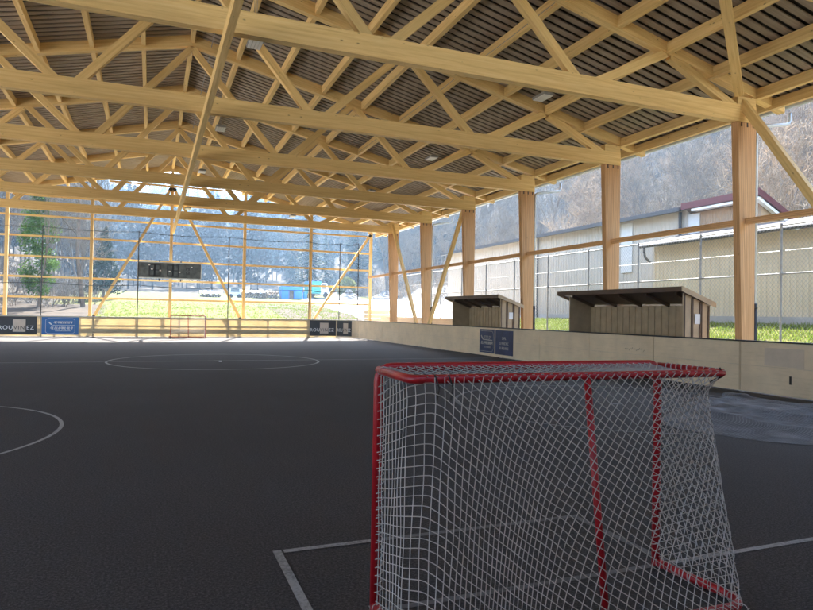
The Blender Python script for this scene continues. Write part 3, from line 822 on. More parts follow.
# ------------------------------------------------------------------ hockey goals
def goal_frame_parts(t, red, r=.025, hw=.946, h=1.288):
    rc = .07
    def arc(c, a0, a1, n=5, ax='xz'):
        return [(c[0] + rc * math.cos(a0 + (a1 - a0) * i / n), 0, c[1] + rc * math.sin(a0 + (a1 - a0) * i / n)) for i in range(n + 1)]
    pts = [(-hw, 0, 0)] + arc((-hw + rc, h - rc), PI, PI / 2) + arc((hw - rc, h - rc), PI / 2, 0) + [(hw, 0, 0)]
    b = MB(); b.tube(pts, r, 14); b.build('front_frame', red, t, True)
    d = .522; zb = h - .012; hb = hw + .015
    b = MB()
    def c2(c, a0, a1, n=5, rr=.06, z=zb): return [(c[0] + rr * math.cos(a0 + (a1 - a0) * i / n), c[1] + rr * math.sin(a0 + (a1 - a0) * i / n), z) for i in range(n + 1)]
    pts = [(-hw, -.005, zb)] + c2((-hb + .06, -d + .06), PI, 1.5 * PI) + c2((hb - .06, -d + .06), 1.5 * PI, 2 * PI) + [(hw, -.005, zb)]
    b.tube(pts, r * .86, 12); b.build('top_frame', red, t, True)
    zc = r
    base = [(hw, 0, zc), (hw + .02, -.3, zc), (hw + .045, -.52, zc)] + [(hw - .075 + .12 * math.cos(a), -.53 + .12 * math.sin(a), zc) for a in np.linspace(0, -PI / 2, 6)]
    base += [(.45, -.655, zc), (0, -.66, zc)]
    full = base + [(-x, y, z) for x, y, z in base[:-1][::-1]]
    b = MB(); b.tube(full, r, 12); b.build('base_frame', red, t, True)
    b = MB(); b.tube([(.005, -d, zb), (.045, -.655, zc)], r * .74, 12); b.build('rear_stay', red, t, True)
    return d, zb, full

def resample(pts, n):
    P = np.array(pts, float); s = np.r_[0, np.cumsum(np.linalg.norm(np.diff(P, axis=0), axis=1))]
    q = np.linspace(0, s[-1], n); return np.stack([np.interp(q, s, P[:, i]) for i in range(3)], 1)

def near_net(t, hw=.946, h=1.288, d=.522):
    HH = 1.25
    top = lambda u: None
    Lb = 2 * hw; S = .53
    tp = resample([(-hw, 0, h - .01)] + [(-hw - .02, -d + .06, h), (-hw + .05, -d - .024, h - .002)] + [(hw - .05, -d - .024, h - .002), (hw + .02, -d + .06, h), (hw, 0, h - .01)], 400)
    bl = [(-hw, 0, .04), (-hw - .02, -.3, .04), (-hw - .045, -.52, .04), (-hw + .02, -.68, .03), (-.45, -.69, .03), (0, -.695, .03), (.45, -.69, .03), (hw - .02, -.68, .03), (hw + .045, -.52, .04), (hw + .02, -.3, .04), (hw, 0, .04)]
    bt = resample(bl, 400)
    U0, U1 = -Lb / 2 - S, Lb / 2 + S
    def pos(u, vm):
        q = (u - U0) / (U1 - U0); v = vm / HH
        i = q * 399
        T = np.array([np.interp(i, np.arange(400), tp[:, k]) for k in range(3)]); Bm = np.array([np.interp(i, np.arange(400), bt[:, k]) for k in range(3)])
        p = T + (Bm - T) * v
        e = math.exp(-((abs(u) - Lb / 2) / .30) ** 2)
        s = min(1, v / .10); s = s * s * (3 - 2 * s)
        k = .085 * e * s * (1 - v)
        sg = 1 if u > 0 else -1
        kk = 1.0 if u > 0 else .2
        p[0] -= sg * k * kk * .85; p[1] += k * .55 * kk
        p[1] -= .012 * math.sin(PI * v) * (1 - e) * (abs(u) < Lb / 2)
        p += np.array([math.sin(u * 23 + vm * 9), math.sin(u * 17 - vm * 12 + 1), math.sin(u * 13 + vm * 21 + 2)]) * .0035 * math.sin(PI * min(1, v))
        return p
    def w(u): x = min(1, max(0, (u + .88) / .7)); return x * x * (3 - 2 * x) * (1.0 if u < .92 else 1.0)
    def hh(vm): return vm - .30 * vm * vm
    # g: slope of the second family
    us = np.linspace(U0, U1, 500)
    gp = np.where(us < -.92, -.28, np.where(us < -.80, -.28 + (us + .92) / .12 * 1.13, .85 - .12 * np.clip(us + .8, 0, 2)))
    gp = np.where(us > .92, .55, gp)
    gg = np.r_[0, np.cumsum((gp[1:] + gp[:-1]) / 2 * np.diff(us))]
    g = lambda u: np.interp(u, us, gg)
    b = MB(); r0 = .0027
    # family one
    phi0, phi1 = U0 - .1, U1 + 1.0
    grid = np.linspace(U0, U1, 600); wg = np.array([w(x) for x in grid])
    c = phi0
    while c < phi1:
        run = []
        for vm in np.linspace(0, HH, 34):
            f = grid + wg * hh(vm) - c
            if f[0] > 0 or f[-1] < 0:
                if len(run) > 1: b.tube(run, r0, 3, cap=False)
                run = []; continue
            run.append(tuple(pos(float(np.interp(0, f, grid)), vm)))
        if len(run) > 1: b.tube(run, r0, 3, cap=False)
        c += .051
    c = -float(gg.max()) - .05
    while c < HH - float(gg.min()):
        run = []
        for u in np.linspace(U0, U1, 110):
            vm = c + float(g(u))
            if 0 <= vm <= HH: run.append(tuple(pos(u, vm)))
            else:
                if len(run) > 1: b.tube(run, r0, 3, cap=False)
                run = []
        if len(run) > 1: b.tube(run, r0, 3, cap=False)
        c += .046
    # roof of the net between crossbar and rear top bar
    st = .052
    for s in (1, -1):
        c = -hw - d
        while c < hw + d:
            pts = []
            for q in np.linspace(0, 1, 8):
                x = c + s * q * d
                if -hw <= x <= hw: pts.append((x, -.02 - q * (d + .004), h + .004 - .035 * math.sin(PI * q) * (1 - .3 * math.sin(x * 3))))
            if len(pts) > 1: b.tube(pts, r0, 3, cap=False)
            c += st
    net = b.build('net', M['cord'], t)
    # lacing wound round the bars
    b = MB()
    def lace(p, q, n, r):
        p = Vector(p); q = Vector(q); dd = (q - p); t_ = dd.normalized(); u = t_.cross(Vector((0, 0, 1)) if abs(t_.z) < .9 else Vector((0, 1, 0))).normalized(); w_ = t_.cross(u)
        b.tube([p + dd * (i / (n * 8)) + (u * math.cos(i * PI / 4) + w_ * math.sin(i * PI / 4)) * r for i in range(n * 8 + 1)], .0028, 4, cap=False)
    lace((-hw + .012, -.012, .1), (-hw + .012, -.012, h - .06), 26, .024); lace((hw - .012, -.012, .1), (hw - .012, -.012, h - .06), 26, .024)
    lace((-hw, -.05, h - .012), (-hw, -d + .05, h - .012), 12, .024); lace((hw, -.05, h - .012), (hw, -d + .05, h - .012), 10, .024)
    lace((-hw + .08, -.014, h - .012), (hw - .08, -.014, h - .012), 40, .022)
    for (p, q) in zip(bl[:-1], bl[1:]):
        lace((*p[:2], .025), (*q[:2], .025), max(2, int((Vector(p) - Vector(q)).length / .06)), .029)
    b.build('lacing', M['cord'], net)
    for x in (-hw + .09, -hw + .16):
        b = MB(); b.tube([(x, -d - .02, h + .01), (x + .02, -d - .028, h - .05), (x + .012, -d - .02, h - .11)], .004, 5); b.build('black_tie', M['black'], net)
    b = MB(); b.tube([(hw - .05, -d - .01, h + .018), (hw - .02, -d + .0, h - .03), (hw - .06, -d + .05, h - .07)], .006, 5)
    b.build('black_tie', M['black'], net)

g1 = thing('hockey_goal', 'red tubular hockey goal with white net seen from behind, close to the camera', 'hockey goal', (2.081, 3.216, 0), -.011)
goal_frame_parts(g1, M['red']); near_net(g1)

g2 = thing('hockey_goal', 'small distant hockey goal with faded red frame standing at the sunlit end boards', 'hockey goal', (1.97, 38.5, 0), 0, None)
goal_frame_parts(g2, M['redfar'], r=.03)
b = MB(); hw, h, d = .92, 1.24, .5
for i in range(38):
    x = -hw + 2 * hw * i / 37
    b.tube([(x, .0 + .5 * 1, h), (x, .82 - .1 * abs(x), .03)], .004, 3, cap=False)
for i in range(26):
    z = .03 + (h - .03) * i / 25; yy = .5 + .30 * (1 - i / 25)
    b.tube([(-hw, 0, z), (-hw, yy - .08, z), (-hw * .5, yy, z), (hw * .5, yy, z), (hw, yy - .08, z), (hw, 0, z)], .004, 3, cap=False)
for s in (-1, 1):
    for i in range(9): yy = .5 * i / 8; b.tube([(s * hw, yy, h), (s * hw, yy * 1.4, .03)], .004, 3, cap=False)
b.build('net', M['cord'], g2)
for ch in list(g2.children):         # this one faces the camera: its back points to the end boards
    if ch.name.split('.')[0] in ('top_frame', 'base_frame', 'rear_stay'): ch.scale = (1, -1, 1)

b = MB(); b.ball((0, 0, .07), .07, 12, 8); b.ball((.06, .03, .05), .05, 10, 6)
tag(b.build('ball', plain('brown_rubber', (.22, .11, .05), .7, .2), loc=(.98, 38.05, 0)), 'small brown balls lying at the left post of the far goal', 'ball')
b = MB(); b.tube([(0, 0, 0), (0, 0, .03)], .05, 14)
tag(b.build('puck', M['white'], loc=(2.02, 20.55, .004)), 'small pale puck lying by the centre spot', 'puck')

# ------------------------------------------------------------------ net heap on the floor
b = MB()
def heap(c00, c10, c11, c01, n, m, amp, seed, z0):
    c00, c10, c11, c01 = [np.array(c) for c in (c00, c10, c11, c01)]
    r = np.random.RandomState(seed); ph = r.uniform(0, 6, 8)
    def P(s, t):
        p = (c00 * (1 - s) + c10 * s) * (1 - t) + (c01 * (1 - s) + c11 * s) * t
        e = .10 * math.sin(s * 9 + ph[0]) * (1 - s) + .12 * math.sin(t * 11 + ph[1]) * t
        x = p[0] + e + .05 * math.sin(t * 31 + s * 6 + ph[2]); y = p[1] + .10 * math.sin(s * 7 + ph[3]) + .05 * math.sin(s * 27 + t * 5 + ph[4])
        q = math.sin(t * 10 + s * 4 + ph[5] + 1.2 * math.sin(s * 5)); z = z0 + amp * max(0, q) ** 3 + .5 * amp * max(0, math.sin(s * 13 - t * 5 + ph[6])) ** 4
        return (x, y, z)
    for i in range(n + 1): b.tube([P(i / n, t) for t in np.linspace(0, 1, 70)], .0036, 3, cap=False)
    for j in range(m + 1): b.tube([P(s, j / m) for s in np.linspace(0, 1, 70)], .0036, 3, cap=False)
heap((6.9, 7.5), (8.8, 3.3), (11.7, 3.6), (10.6, 9.9), 130, 90, .05, 2, .012)
heap((8.6, 8.3), (10.0, 5.6), (11.75, 6.2), (10.9, 9.8), 90, 60, .07, 5, .03)
tag(b.build('folded_net', M['cordgrey']), 'blue-grey net spread in folds on the floor along the right boards', 'net')

# ------------------------------------------------------------------ buildings on the right
def ribbed(b, x, y0, y1, z0f, z1f, per=.25, dep=.022, sgn=-1):
    n = int((y1 - y0) / per); per = (y1 - y0) / n
    for i in range(n):
        a = y0 + i * per; prof = [(a, 0), (a + per * .5, 0), (a + per * .6, dep), (a + per * .9, dep), (a + per, 0)]
        for (ya, da), (yb, db) in zip(prof[:-1], prof[1:]):
            b.face([(x + sgn * da, ya, z0f), (x + sgn * db, yb, z0f), (x + sgn * db, yb, z1f), (x + sgn * da, ya, z1f)])
wh = thing('warehouse', 'long grey-cream sheet-metal warehouse with dark red trimmed gable behind the fence', 'building', (22, 32, 1.3)); WH = Vector((22, 32, 1.3))
wpart = lambda mb, name, m, par=wh: spart(mb, name, m, par, WH)
b = MB(); ribbed(b, 22, 21.55, 46.2, 1.2, 6.45); b.face([(22, 46.2, 1.2), (27, 46.2, 1.2), (27, 46.2, 6.4), (24.5, 46.2, 6.8), (22, 46.2, 6.4)]); b.face([(22.0, 21.55, 1.2), (22.0, 21.55, 6.4), (24.5, 21.55, 6.8), (27, 21.55, 6.4), (27, 21.55, 1.2)]); b.face([(27, 21.55, 1.2), (27, 46.2, 1.2), (27, 46.2, 6.4), (27, 21.55, 6.4)])
wpart(b, 'wall', M['cream'])
b = MB(); ribbed(b, 22, 17.95, 21.54, 4.8, 6.25, .12, .015); b.face([(22, 17.95, 1.2), (23.9, 17.95, 1.2), (23.9, 17.95, 5.35), (22, 17.95, 6.3)]); wpart(b, 'timber_cladding', M['browncl'])
b = MB(); b.box(21.93, 21.98, 20.9, 21.5, 4.9, 6.2); wpart(b, 'corner_sheet', M['greycl'])
b = MB(); b.hexa([(21.6, 21.55, 6.42), (21.6, 46.5, 6.42), (21.6, 46.5, 6.52), (21.6, 21.55, 6.52), (24.5, 21.55, 6.86), (24.5, 46.5, 6.86), (24.5, 46.5, 6.96), (24.5, 21.55, 6.96)])
b.hexa([(24.5, 21.55, 6.86), (24.5, 46.5, 6.86), (24.5, 46.5, 6.96), (24.5, 21.55, 6.96), (27.4, 21.55, 6.42), (27.4, 46.5, 6.42), (27.4, 46.5, 6.52), (27.4, 21.55, 6.52)])
y = 21.6
while y < 46.3:
    b.box(21.57, 21.75, y, y + .14, 6.52, 6.565); y += .28
rf = wpart(b, 'roof', M['tile'])
b = MB(); b.box(21.45, 21.595, 21.6, 46.5, 6.33, 6.5); wpart(b, 'gutter', M['gutter'])
b = MB(); b.tube([(21.85, 21.9, 6.35), (21.85, 21.9, 1.3)], .07, 8); wpart(b, 'downpipe', M['gutter'])
b = MB(); b.tube([(21.85, 33.2, 6.35), (21.85, 33.2, 1.3)], .05, 8); wpart(b, 'downpipe', M['gutter'])
b = MB(); b.hexa([(21.55, 17.7, 6.50), (21.55, 21.5, 6.50), (21.55, 21.5, 6.62), (21.55, 17.7, 6.62), (24.2, 17.7, 5.22), (24.2, 21.5, 5.22), (24.2, 21.5, 5.34), (24.2, 17.7, 5.34)]); wpart(b, 'annex_roof', M['tile'])
b = MB(); b.box(21.50, 21.548, 17.66, 21.52, 6.38, 6.66); b.hexa([(21.5, 17.62, 6.42), (21.5, 17.66, 6.42), (21.5, 17.66, 6.68), (21.5, 17.62, 6.68), (24.2, 17.62, 5.12), (24.2, 17.66, 5.12), (24.2, 17.66, 5.38), (24.2, 17.62, 5.38)]); wpart(b, 'red_fascia', M['maroon'])
b = MB(); b.box(21.56, 21.9, 17.72, 21.0, 6.26, 6.36); b.hexa([(21.6, 17.70, 6.24), (21.6, 17.9, 6.24), (21.6, 17.9, 6.36), (21.6, 17.7, 6.36), (24.2, 17.7, 4.94), (24.2, 17.9, 4.94), (24.2, 17.9, 5.06), (24.2, 17.7, 5.06)]); wpart(b, 'soffit', M['white'])
b = MB(); b.box(21.94, 21.962, 25.05, 25.85, 3.85, 6.3); wpart(b, 'light_panel', M['greycl'])
b = MB(); b.box(21.9, 22.01, 21.55, 46.2, 1.0, 1.75); wpart(b, 'plinth', M['concrete'])

sh = thing('lean_to_shed', 'low yellow-cream ribbed shed with tiled lean-to roof in front of the warehouse', 'shed', (20, 14, 1.4)); SH = Vector((20, 14, 1.4))
hpart = lambda mb, name, m: spart(mb, name, m, sh, SH)
b = MB(); ribbed(b, 20.02, 6, 21.5, 1.3, 4.66, .22, .03); b.face([(20.02, 21.5, 1.3), (20.02, 21.5, 4.66), (21.85, 21.5, 5.1), (21.85, 21.5, 1.3)]); hpart(b, 'wall', M['yellowcream'])
b = MB(); y = 5.9
while y < 21.8:
    for i in range(6):
        xa = 19.62 + i * .37; za = 4.74 + i * .095
        b.hexa([(xa, y, za), (xa, y + .27, za), (xa, y + .27, za + .035), (xa, y, za + .035), (xa + .39, y, za + .085), (xa + .39, y + .27, za + .085), (xa + .39, y + .27, za + .12), (xa + .39, y, za + .12)])
    y += .30
b.hexa([(19.64, 5.9, 4.70), (19.64, 21.8, 4.70), (19.64, 21.8, 4.735), (19.64, 5.9, 4.735), (21.8, 5.9, 5.25), (21.8, 21.8, 5.25), (21.8, 21.8, 5.285), (21.8, 5.9, 5.285)])
hpart(b, 'tiled_roof', M['tile'])
b = MB(); b.tube([(19.56, 5.9, 4.68), (19.56, 21.85, 4.68)], .075, 8); b.tube([(19.56, 21.6, 4.65), (19.56, 21.6, 4.45), (19.62, 21.6, 4.22), (19.8, 21.58, 4.05), (19.93, 21.55, 3.95)], .05, 8); hpart(b, 'gutter', M['gutter'])
b = MB(); b.box(19.9, 20.0, 6, 21.5, 1.0, 1.72); hpart(b, 'plinth', M['concrete'])

# ------------------------------------------------------------------ things on the far field
def at(x, y): return (x, y, gz(x, y))
ct = thing('container', 'bright blue flat-roofed open container far across the field', 'container', at(18.3, 90))
b = MB(); b.box(-1.55, 1.45, -1, 1, 1.25, 1.75); b.build('roof', M['bluebox'], ct)
b = MB(); b.box(-1.5, -.55, -.95, .9, 0, 1.2); b.box(.25, 1.4, -.95, .9, 0, 1.2); b.build('side_panel', M['bluebox'], ct)
b = MB(); b.box(-.52, .22, -.5, .9, 0, 1.22); b.build('stored_goods', M['log'], ct)
b = MB()
for s in (-1.5, -.5, .3, 1.35): b.box(s, s + .06, -.99, -.955, 0, 1.2)
b.build('rib', M['bluebox'], ct)
t = thing('barrel', 'small blue barrel right of the blue container', 'barrel', at(20.3, 90)); b = MB(); b.tube([(0, 0, 0), (0, 0, .15), (0, 0, .45), (0, 0, .6), (0, 0, .9)], [.27, .29, .3, .29, .27], 14); b.build('body', M['bluebox'], t); b = MB(); b.tube([(0, 0, .9), (0, 0, .93)], .2, 12); b.build('lid', M['bluebox'], t)
tr = thing('lorry', 'teal box lorry with pale cab partly behind the gable post on the far field', 'lorry', at(22.4, 92))
b = MB(); b.box(-1.3, .2, -2, 2, .55, 2.0); b.build('cargo_box', M['teal'], tr)
b = MB(); b.box(-1.32, .3, -2.02, 2.02, 2.004, 2.35); b.build('roof_panel', M['bluebox'], tr)
b = MB(); b.hexa([(.25, -1, .5), (1.9, -1, .5), (1.9, 1, .5), (.25, 1, .5), (.25, -1, 2.15), (1.35, -1, 2.15), (1.35, 1, 2.15), (.25, 1, 2.15)]); cab = b.build('cab', M['tarp'], tr)
b = MB(); b.box(.6, 1.25, -1.02, -1.003, 1.3, 1.95); b.build('window', M['glass'], cab)
for x in (-.8, 1.2):
    b = MB(); b.tube([(x, -1.05, .38), (x, -.8, .38)], .38, 14); b.build('wheel', M['black'], tr)
def logpile(x, y, L, h, label, cover, seed):
    t = thing('log_pile', label, 'log pile', at(x, y), 0, 'log piles along the far edge of the field'); r = random.Random(seed)
    b = MB(); z = .18; n = int(L / .36)
    for row in range(int(h / .3)):
        for i in range(n - row % 2):
            xx = -L / 2 + (i + .5 + .5 * (row % 2)) * L / n
            if abs(xx) < L / 2 * (1 - .06 * row): b.tube([(xx, -1 + r.uniform(-.1, .1), z), (xx, 1, z)], .17 * r.uniform(.8, 1.05), 7)
        z += .30
    b.build('logs', M['log'], t)
    if cover:
        b = MB(); k = 14
        for i in range(k):
            for j in range(4):
                f = lambda a, c: (-L / 2 - .1 + (L + .2) * a / k, -1.15 + 2.3 * c / 4, z + .02 + .10 * math.sin(a * 1.7 + c) - (.35 if c in (0, 4) else 0))
                b.face([f(i, j), f(i + 1, j), f(i + 1, j + 1), f(i, j + 1)])
        b.build('tarpaulin', M['tarp'], t)
logpile(13.2, 91, 3.6, 1.0, 'log pile under a white sheet, nearest the pale van', True, 1)
logpile(15.6, 90.5, 2.0, .9, 'short bare brown log pile beside the blue container', False, 2)
logpile(7.6, 93, 2.8, .7, 'low log pile left of the pale van', True, 3)
vn = thing('parked_van', 'small pale van parked between the log piles', 'van', at(10.6, 91))
b = MB(); b.hexa([(-.9, -.8, .3), (.9, -.8, .3), (.9, .8, .3), (-.9, .8, .3), (-.75, -.75, 1.45), (.7, -.75, 1.45), (.7, .75, 1.45), (-.75, .75, 1.45)]); body = b.build('body', M['tarp'], vn)
b = MB(); b.hexa([(-.6, -.81, .85), (.6, -.81, .85), (.6, -.78, .85), (-.6, -.78, .85), (-.55, -.775, 1.3), (.55, -.775, 1.3), (.55, -.76, 1.3), (-.55, -.76, 1.3)]); b.build('window', M['glass'], body)
for x in (-.55, .55):
    b = MB(); b.tube([(x, -.85, .28), (x, -.65, .28)], .28, 12); b.build('wheel', M['black'], vn)
def mound(x, y, rx, ry, h, name, label, m, seed):
    r = np.random.RandomState(seed); b = MB(); n = 22; k = 8
    for i in range(k + 1):
        for j in range(n):
            a = 2 * PI * j / n; q = i / k
            zz = h * (1 - q) ** 1.1 * (1 + r.uniform(-.25, .25)) if 0 < q < 1 else (h if q == 0 else -.2)
            b.v.append((rx * q * math.cos(a) * (1 + r.uniform(-.08, .08)), ry * q * math.sin(a), zz))
    for i in range(k):
        for j in range(n): l = (j + 1) % n; b.f.append((i * n + j, (i + 1) * n + j, (i + 1) * n + l, i * n + l)); b.uv.append([(0, 0)] * 4)
    return tag(b.build(name, m, loc=at(x, y)), label, 'gravel mound', 'gravel mounds beyond the gable')
mound(26.2, 88, 2.0, 2, 1.5, 'gravel_mound', 'pale grey gravel mound beside the round green bush', M['gravelpile'], 1)
mound(32.5, 90, 2.6, 2, 1.3, 'gravel_mound', 'pale gravel mound behind the right gable post', M['gravelpile'], 2)

# ------------------------------------------------------------------ trees
def bare_tree(H, seed, spread=.5, levels=4, twig=1.0, trunks=1):
    r = random.Random(seed); tk = MB(); cr = MB()
    def rv(): return Vector((r.gauss(0, 1), r.gauss(0, 1), r.gauss(0, 1)))
    def branch(p, d, L, rad, lev):
        n = 4 if lev < 2 else 3; pts = [p]; rs = [rad]; q = p.copy(); dd = d.copy()
        for i in range(n):
            dd = (dd + rv() * (.10 + .05 * lev) + Vector((0, 0, .10))).normalized(); q = q + dd * L / n; pts.append(q.copy()); rs.append(max(.006, rad * (1 - .72 * (i + 1) / n)))
        (tk if lev == 0 else cr).tube(pts, rs, 6 if lev == 0 else (4 if lev == 1 else 3), cap=False)
        if lev >= levels: return
        m = (9, 6, 5, 4, 3)[lev]
        for j in range(m):
            f = (.32 + .68 * (j + r.random()) / m) if lev == 0 else (.2 + .8 * (j + r.random()) / m)
            i = min(n - 1, int(f * n)); a = pts[i].lerp(pts[i + 1], f * n - i)
            t = (pts[i + 1] - pts[i]).normalized(); s = rv(); s = (s - t * s.dot(t)).normalized()
            nd = (t * (.75 + .2 * r.random()) + s * spread * (1.2 if lev else 1.0) + Vector((0, 0, .15))).normalized()
            branch(a, nd, L * r.uniform(.38, .6) * (1.05 if lev else (1.15 - .6 * f)), max(.012 * twig, rs[i] * .48), lev + 1)
    for k in range(trunks):
        off = Vector((r.uniform(-.5, .5), r.uniform(-.5, .5), 0)) * (trunks > 1); lean = Vector((r.uniform(-.12, .12), r.uniform(-.12, .12), 1)).normalized()
        branch(Vector((0, 0, -.3)) + off, lean, H * r.uniform(.85, 1), H * .009 + .03, 0)
    return tk, cr
def variants(n, H, m_tw, seed0, **kw):
    out = []
    for i in range(n):
        tk, cr = bare_tree(H, seed0 + i, **kw); out.append((tk.mesh('trunk', M['bark']), cr.mesh('crown', m_tw)))
    return out
def plant(var, x, y, s, label, group, name='bare_tree', cat='tree', z=None):
    t = thing(name, label, cat, (x, y, (gz(x, y) if z is None else z)), random.uniform(0, 6.28), group); t.scale = (s, s, s * random.uniform(.9, 1.1))
    for nm, me in zip(('trunk', 'crown'), var):
        o = bpy.data.objects.new(nm, me); C.objects.link(o); o.parent = t
    return t
VA = variants(5, 9, M['twig'], 10, spread=.62, twig=1.5)
VP = variants(5, 8, M['twigpale'], 30, spread=.7, twig=1.6, trunks=2)
VT = variants(4, 17, M['twig'], 50, spread=.5, twig=1.6)
VD = variants(3, 15, M['twigdark'], 70, spread=.5, twig=2.0)
def leafy(b, c, rad, n, size, r):
    for _ in range(n):
        v = Vector((r.gauss(0, 1), r.gauss(0, 1), r.gauss(0, 1))).normalized() * (r.random() ** .45)
        p = Vector(c) + Vector((v.x * rad[0], v.y * rad[1], v.z * rad[2]))
        a = Vector((r.gauss(0, 1), r.gauss(0, 1), r.gauss(0, 1))).normalized(); u = a.orthogonal().normalized(); w = a.cross(u)
        s = size * r.uniform(.6, 1.3)
        b.face([p - u * s, p - w * s * .55, p + u * s, p + w * s * .55])
rr = random.Random(5)
# right hillside
pts = []
tries = 0
while len(pts) < 235 and tries < 20000:
    tries += 1
    y = rr.uniform(4, 118); x = rr.uniform(35 + .05 * max(0, y - 60), 78)
    if x > 36 and rr.random() > 1.15 - (x - 36) / 60: continue
    if all((x - a) ** 2 + (y - c) ** 2 > 2.6 ** 2 for a, c in pts): pts.append((x, y))
for i, (x, y) in enumerate(pts):
    if y < 55: plant(rr.choice(VP + VA[:2]), x, y, rr.uniform(.75, 1.15), 'bare pale brown tree in the thicket on the hillside above the warehouse roof', 'bare trees above the warehouse')
    else: plant(rr.choice(VA + VT[:2]), x, y, rr.uniform(.8, 1.2), 'tall bare grey-brown tree on the wooded slope behind the far right columns', 'bare trees behind the far right columns')
# brush between them: stuff
def brush(name, pts, size, m, n_st, seed, label, lean=.6):
    r = random.Random(seed); b = MB()
    for (x, y) in pts:
        z = gz(x, y)
        for k in range(n_st):
            d = Vector((r.gauss(0, lean), r.gauss(0, lean), 1.1)).normalized(); L = size * r.uniform(.5, 1.2)
            p = Vector((x + r.uniform(-.6, .6), y + r.uniform(-.6, .6), z - .1)); q = p + d * L * .55; e = q + (d + Vector((r.gauss(0, .3), r.gauss(0, .3), .2))).normalized() * L * .5
            b.tube([p, q, e], [.03, .018, .007], 3, cap=False)
            for _ in range(3):
                f = r.uniform(.3, 1); s = p.lerp(q, f) if r.random() < .5 else q.lerp(e, f)
                b.tube([s, s + (d + Vector((r.gauss(0, .7), r.gauss(0, .7), r.gauss(0, .4)))).normalized() * L * .3], [.012, .006], 3, cap=False)
    return tag(b.build(name, m), label, 'brush', kind='stuff')
bp_ = [(rr.uniform(33.5, 74), rr.uniform(2, 120)) for _ in range(1300)]
brush('brush', bp_, 2.6, M['twigpale'], 7, 3, 'pale leafless brush covering the hillside on the right')
# left wood
lp = []
tries = 0
while len(lp) < 70 and tries < 9000:
    tries += 1
    y = rr.uniform(58, 112); x = rr.uniform(-46, -4.5 - .045 * (y - 58))
    if all((x - a) ** 2 + (y - c) ** 2 > 2.7 ** 2 for a, c in lp): lp.append((x, y))
for (x, y) in lp: plant(rr.choice(VT + VA[:2] + VD[:1]), x, y, rr.uniform(.8, 1.15), 'tall bare tree in the wood at the left edge of the field', 'bare trees of the left wood')
bl_ = [(rr.uniform(-44, -4 - .045 * (yy - 55)), yy) for yy in [rr.uniform(53, 100) for _ in range(420)]]
brush('brush', bl_, 2.4, M['twig'], 7, 8, 'tangled brown undergrowth below the left wood')
# ivy-clad tree
iv = thing('ivy_tree', 'ivy-clad green tree rising before the bare wood at the far left', 'tree', at(-8.3, 57))
tk, cr = bare_tree(9.5, 91, spread=.4); tk.build('trunk', M['bark'], iv)
b = MB(); r = random.Random(4)
for i in range(34):
    q = i / 33; z = 1.2 + 7.6 * q; w = .35 + 1.15 * math.sin(PI * min(1, q * .85 + .12)) ** .8
    for k in range(2):
        a = r.uniform(0, 6.28); leafy(b, (w * .6 * math.cos(a), w * .6 * math.sin(a), z + r.uniform(-.3, .3)), (w * .55, w * .55, .5), 75, .11, r)
b.build('crown', M['ivy'], iv); cr.build('bare_branches', M['twig'], iv)
iv2 = thing('evergreen', 'dark bluish evergreen standing right of the ivy-clad tree beyond the gable post', 'tree', at(-4.6, 72))
b = MB(); b.tube([(0, 0, -.3), (0, 0, 7)], [.16, .04], 6); b.build('trunk', M['bark'], iv2)
b = MB()
for i in range(26):
    q = i / 25; w = 1.9 * (1 - q) + .25
    for k in range(4): a = r.uniform(0, 6.28); leafy(b, (w * .55 * math.cos(a), w * .55 * math.sin(a), .9 + 6.2 * q), (w * .5, w * .5, .35), 40, .13, r)
b.build('crown', M['needle'], iv2)
bs = thing('round_bush', 'round olive-green bush in front of the dark trees near the gravel mound', 'bush', at(27.0, 92))
b = MB(); b.tube([(0, 0, -.2), (.1, 0, 1.4)], [.12, .05], 6); b.build('stem', M['bark'], bs)
b = MB()
for i in range(60): v = Vector((r.gauss(0, 1), r.gauss(0, 1), r.gauss(0, 1))).normalized(); leafy(b, (v.x * 1.1, v.y * 1.1, 1.7 + v.z * 1.1), (.6, .6, .5), 60, .11, r)
b.build('crown', M['olive'], bs)
# dark conifers right of the field
def conifer(H, seed):
    r = random.Random(seed); tk = MB(); tk.tube([(0, 0, -.4), (0, 0, H * .95)], [H * .016, .03], 6)
    b = MB(); n = int(H * 3.2)
    for i in range(n):
        q = i / n; w = H * .17 * (1 - q) ** .85 + .2; z = H * .10 + H * .9 * q
        for k in range(6):
            a = r.uniform(0, 6.28); L = w * r.uniform(.6, 1.1); d = Vector((math.cos(a), math.sin(a), -.25)); p = Vector((0, 0, z))
            e = p + d * L; s = Vector((-d.y, d.x, 0)) * L * .28
            for t in (.35, .6, .85):
                c = p.lerp(e, t); b.face([c - d * L * .2, c - s * (1.1 - t) + Vector((0, 0, -.12)), c + d * L * .24 + Vector((0, 0, -.1)), c + s * (1.1 - t) + Vector((0, 0, -.12))])
    return tk.mesh('trunk', M['bark']), b.mesh('crown', M['needle'])
VC = [conifer(16, 1), conifer(19, 2), conifer(13, 3)]
k = 0; cp = []
while len(cp) < 34:
    y = rr.uniform(104, 150); x = rr.uniform(24 + (y - 104) * .12, 62)
    if all((x - a) ** 2 + (y - c) ** 2 > 3.2 ** 2 for a, c in cp): cp.append((x, y))
for x, y in cp:
    if rr.random() < .55: plant(rr.choice(VC), x, y, rr.uniform(.7, 1.1), 'dark conifer in the stand beyond the right end of the field', 'conifers beyond the field', 'conifer')
    else: plant(rr.choice(VT + VD), x, y, rr.uniform(.8, 1.15), 'bare tall tree among the dark conifers beyond the right end of the field', 'bare trees among the conifers')
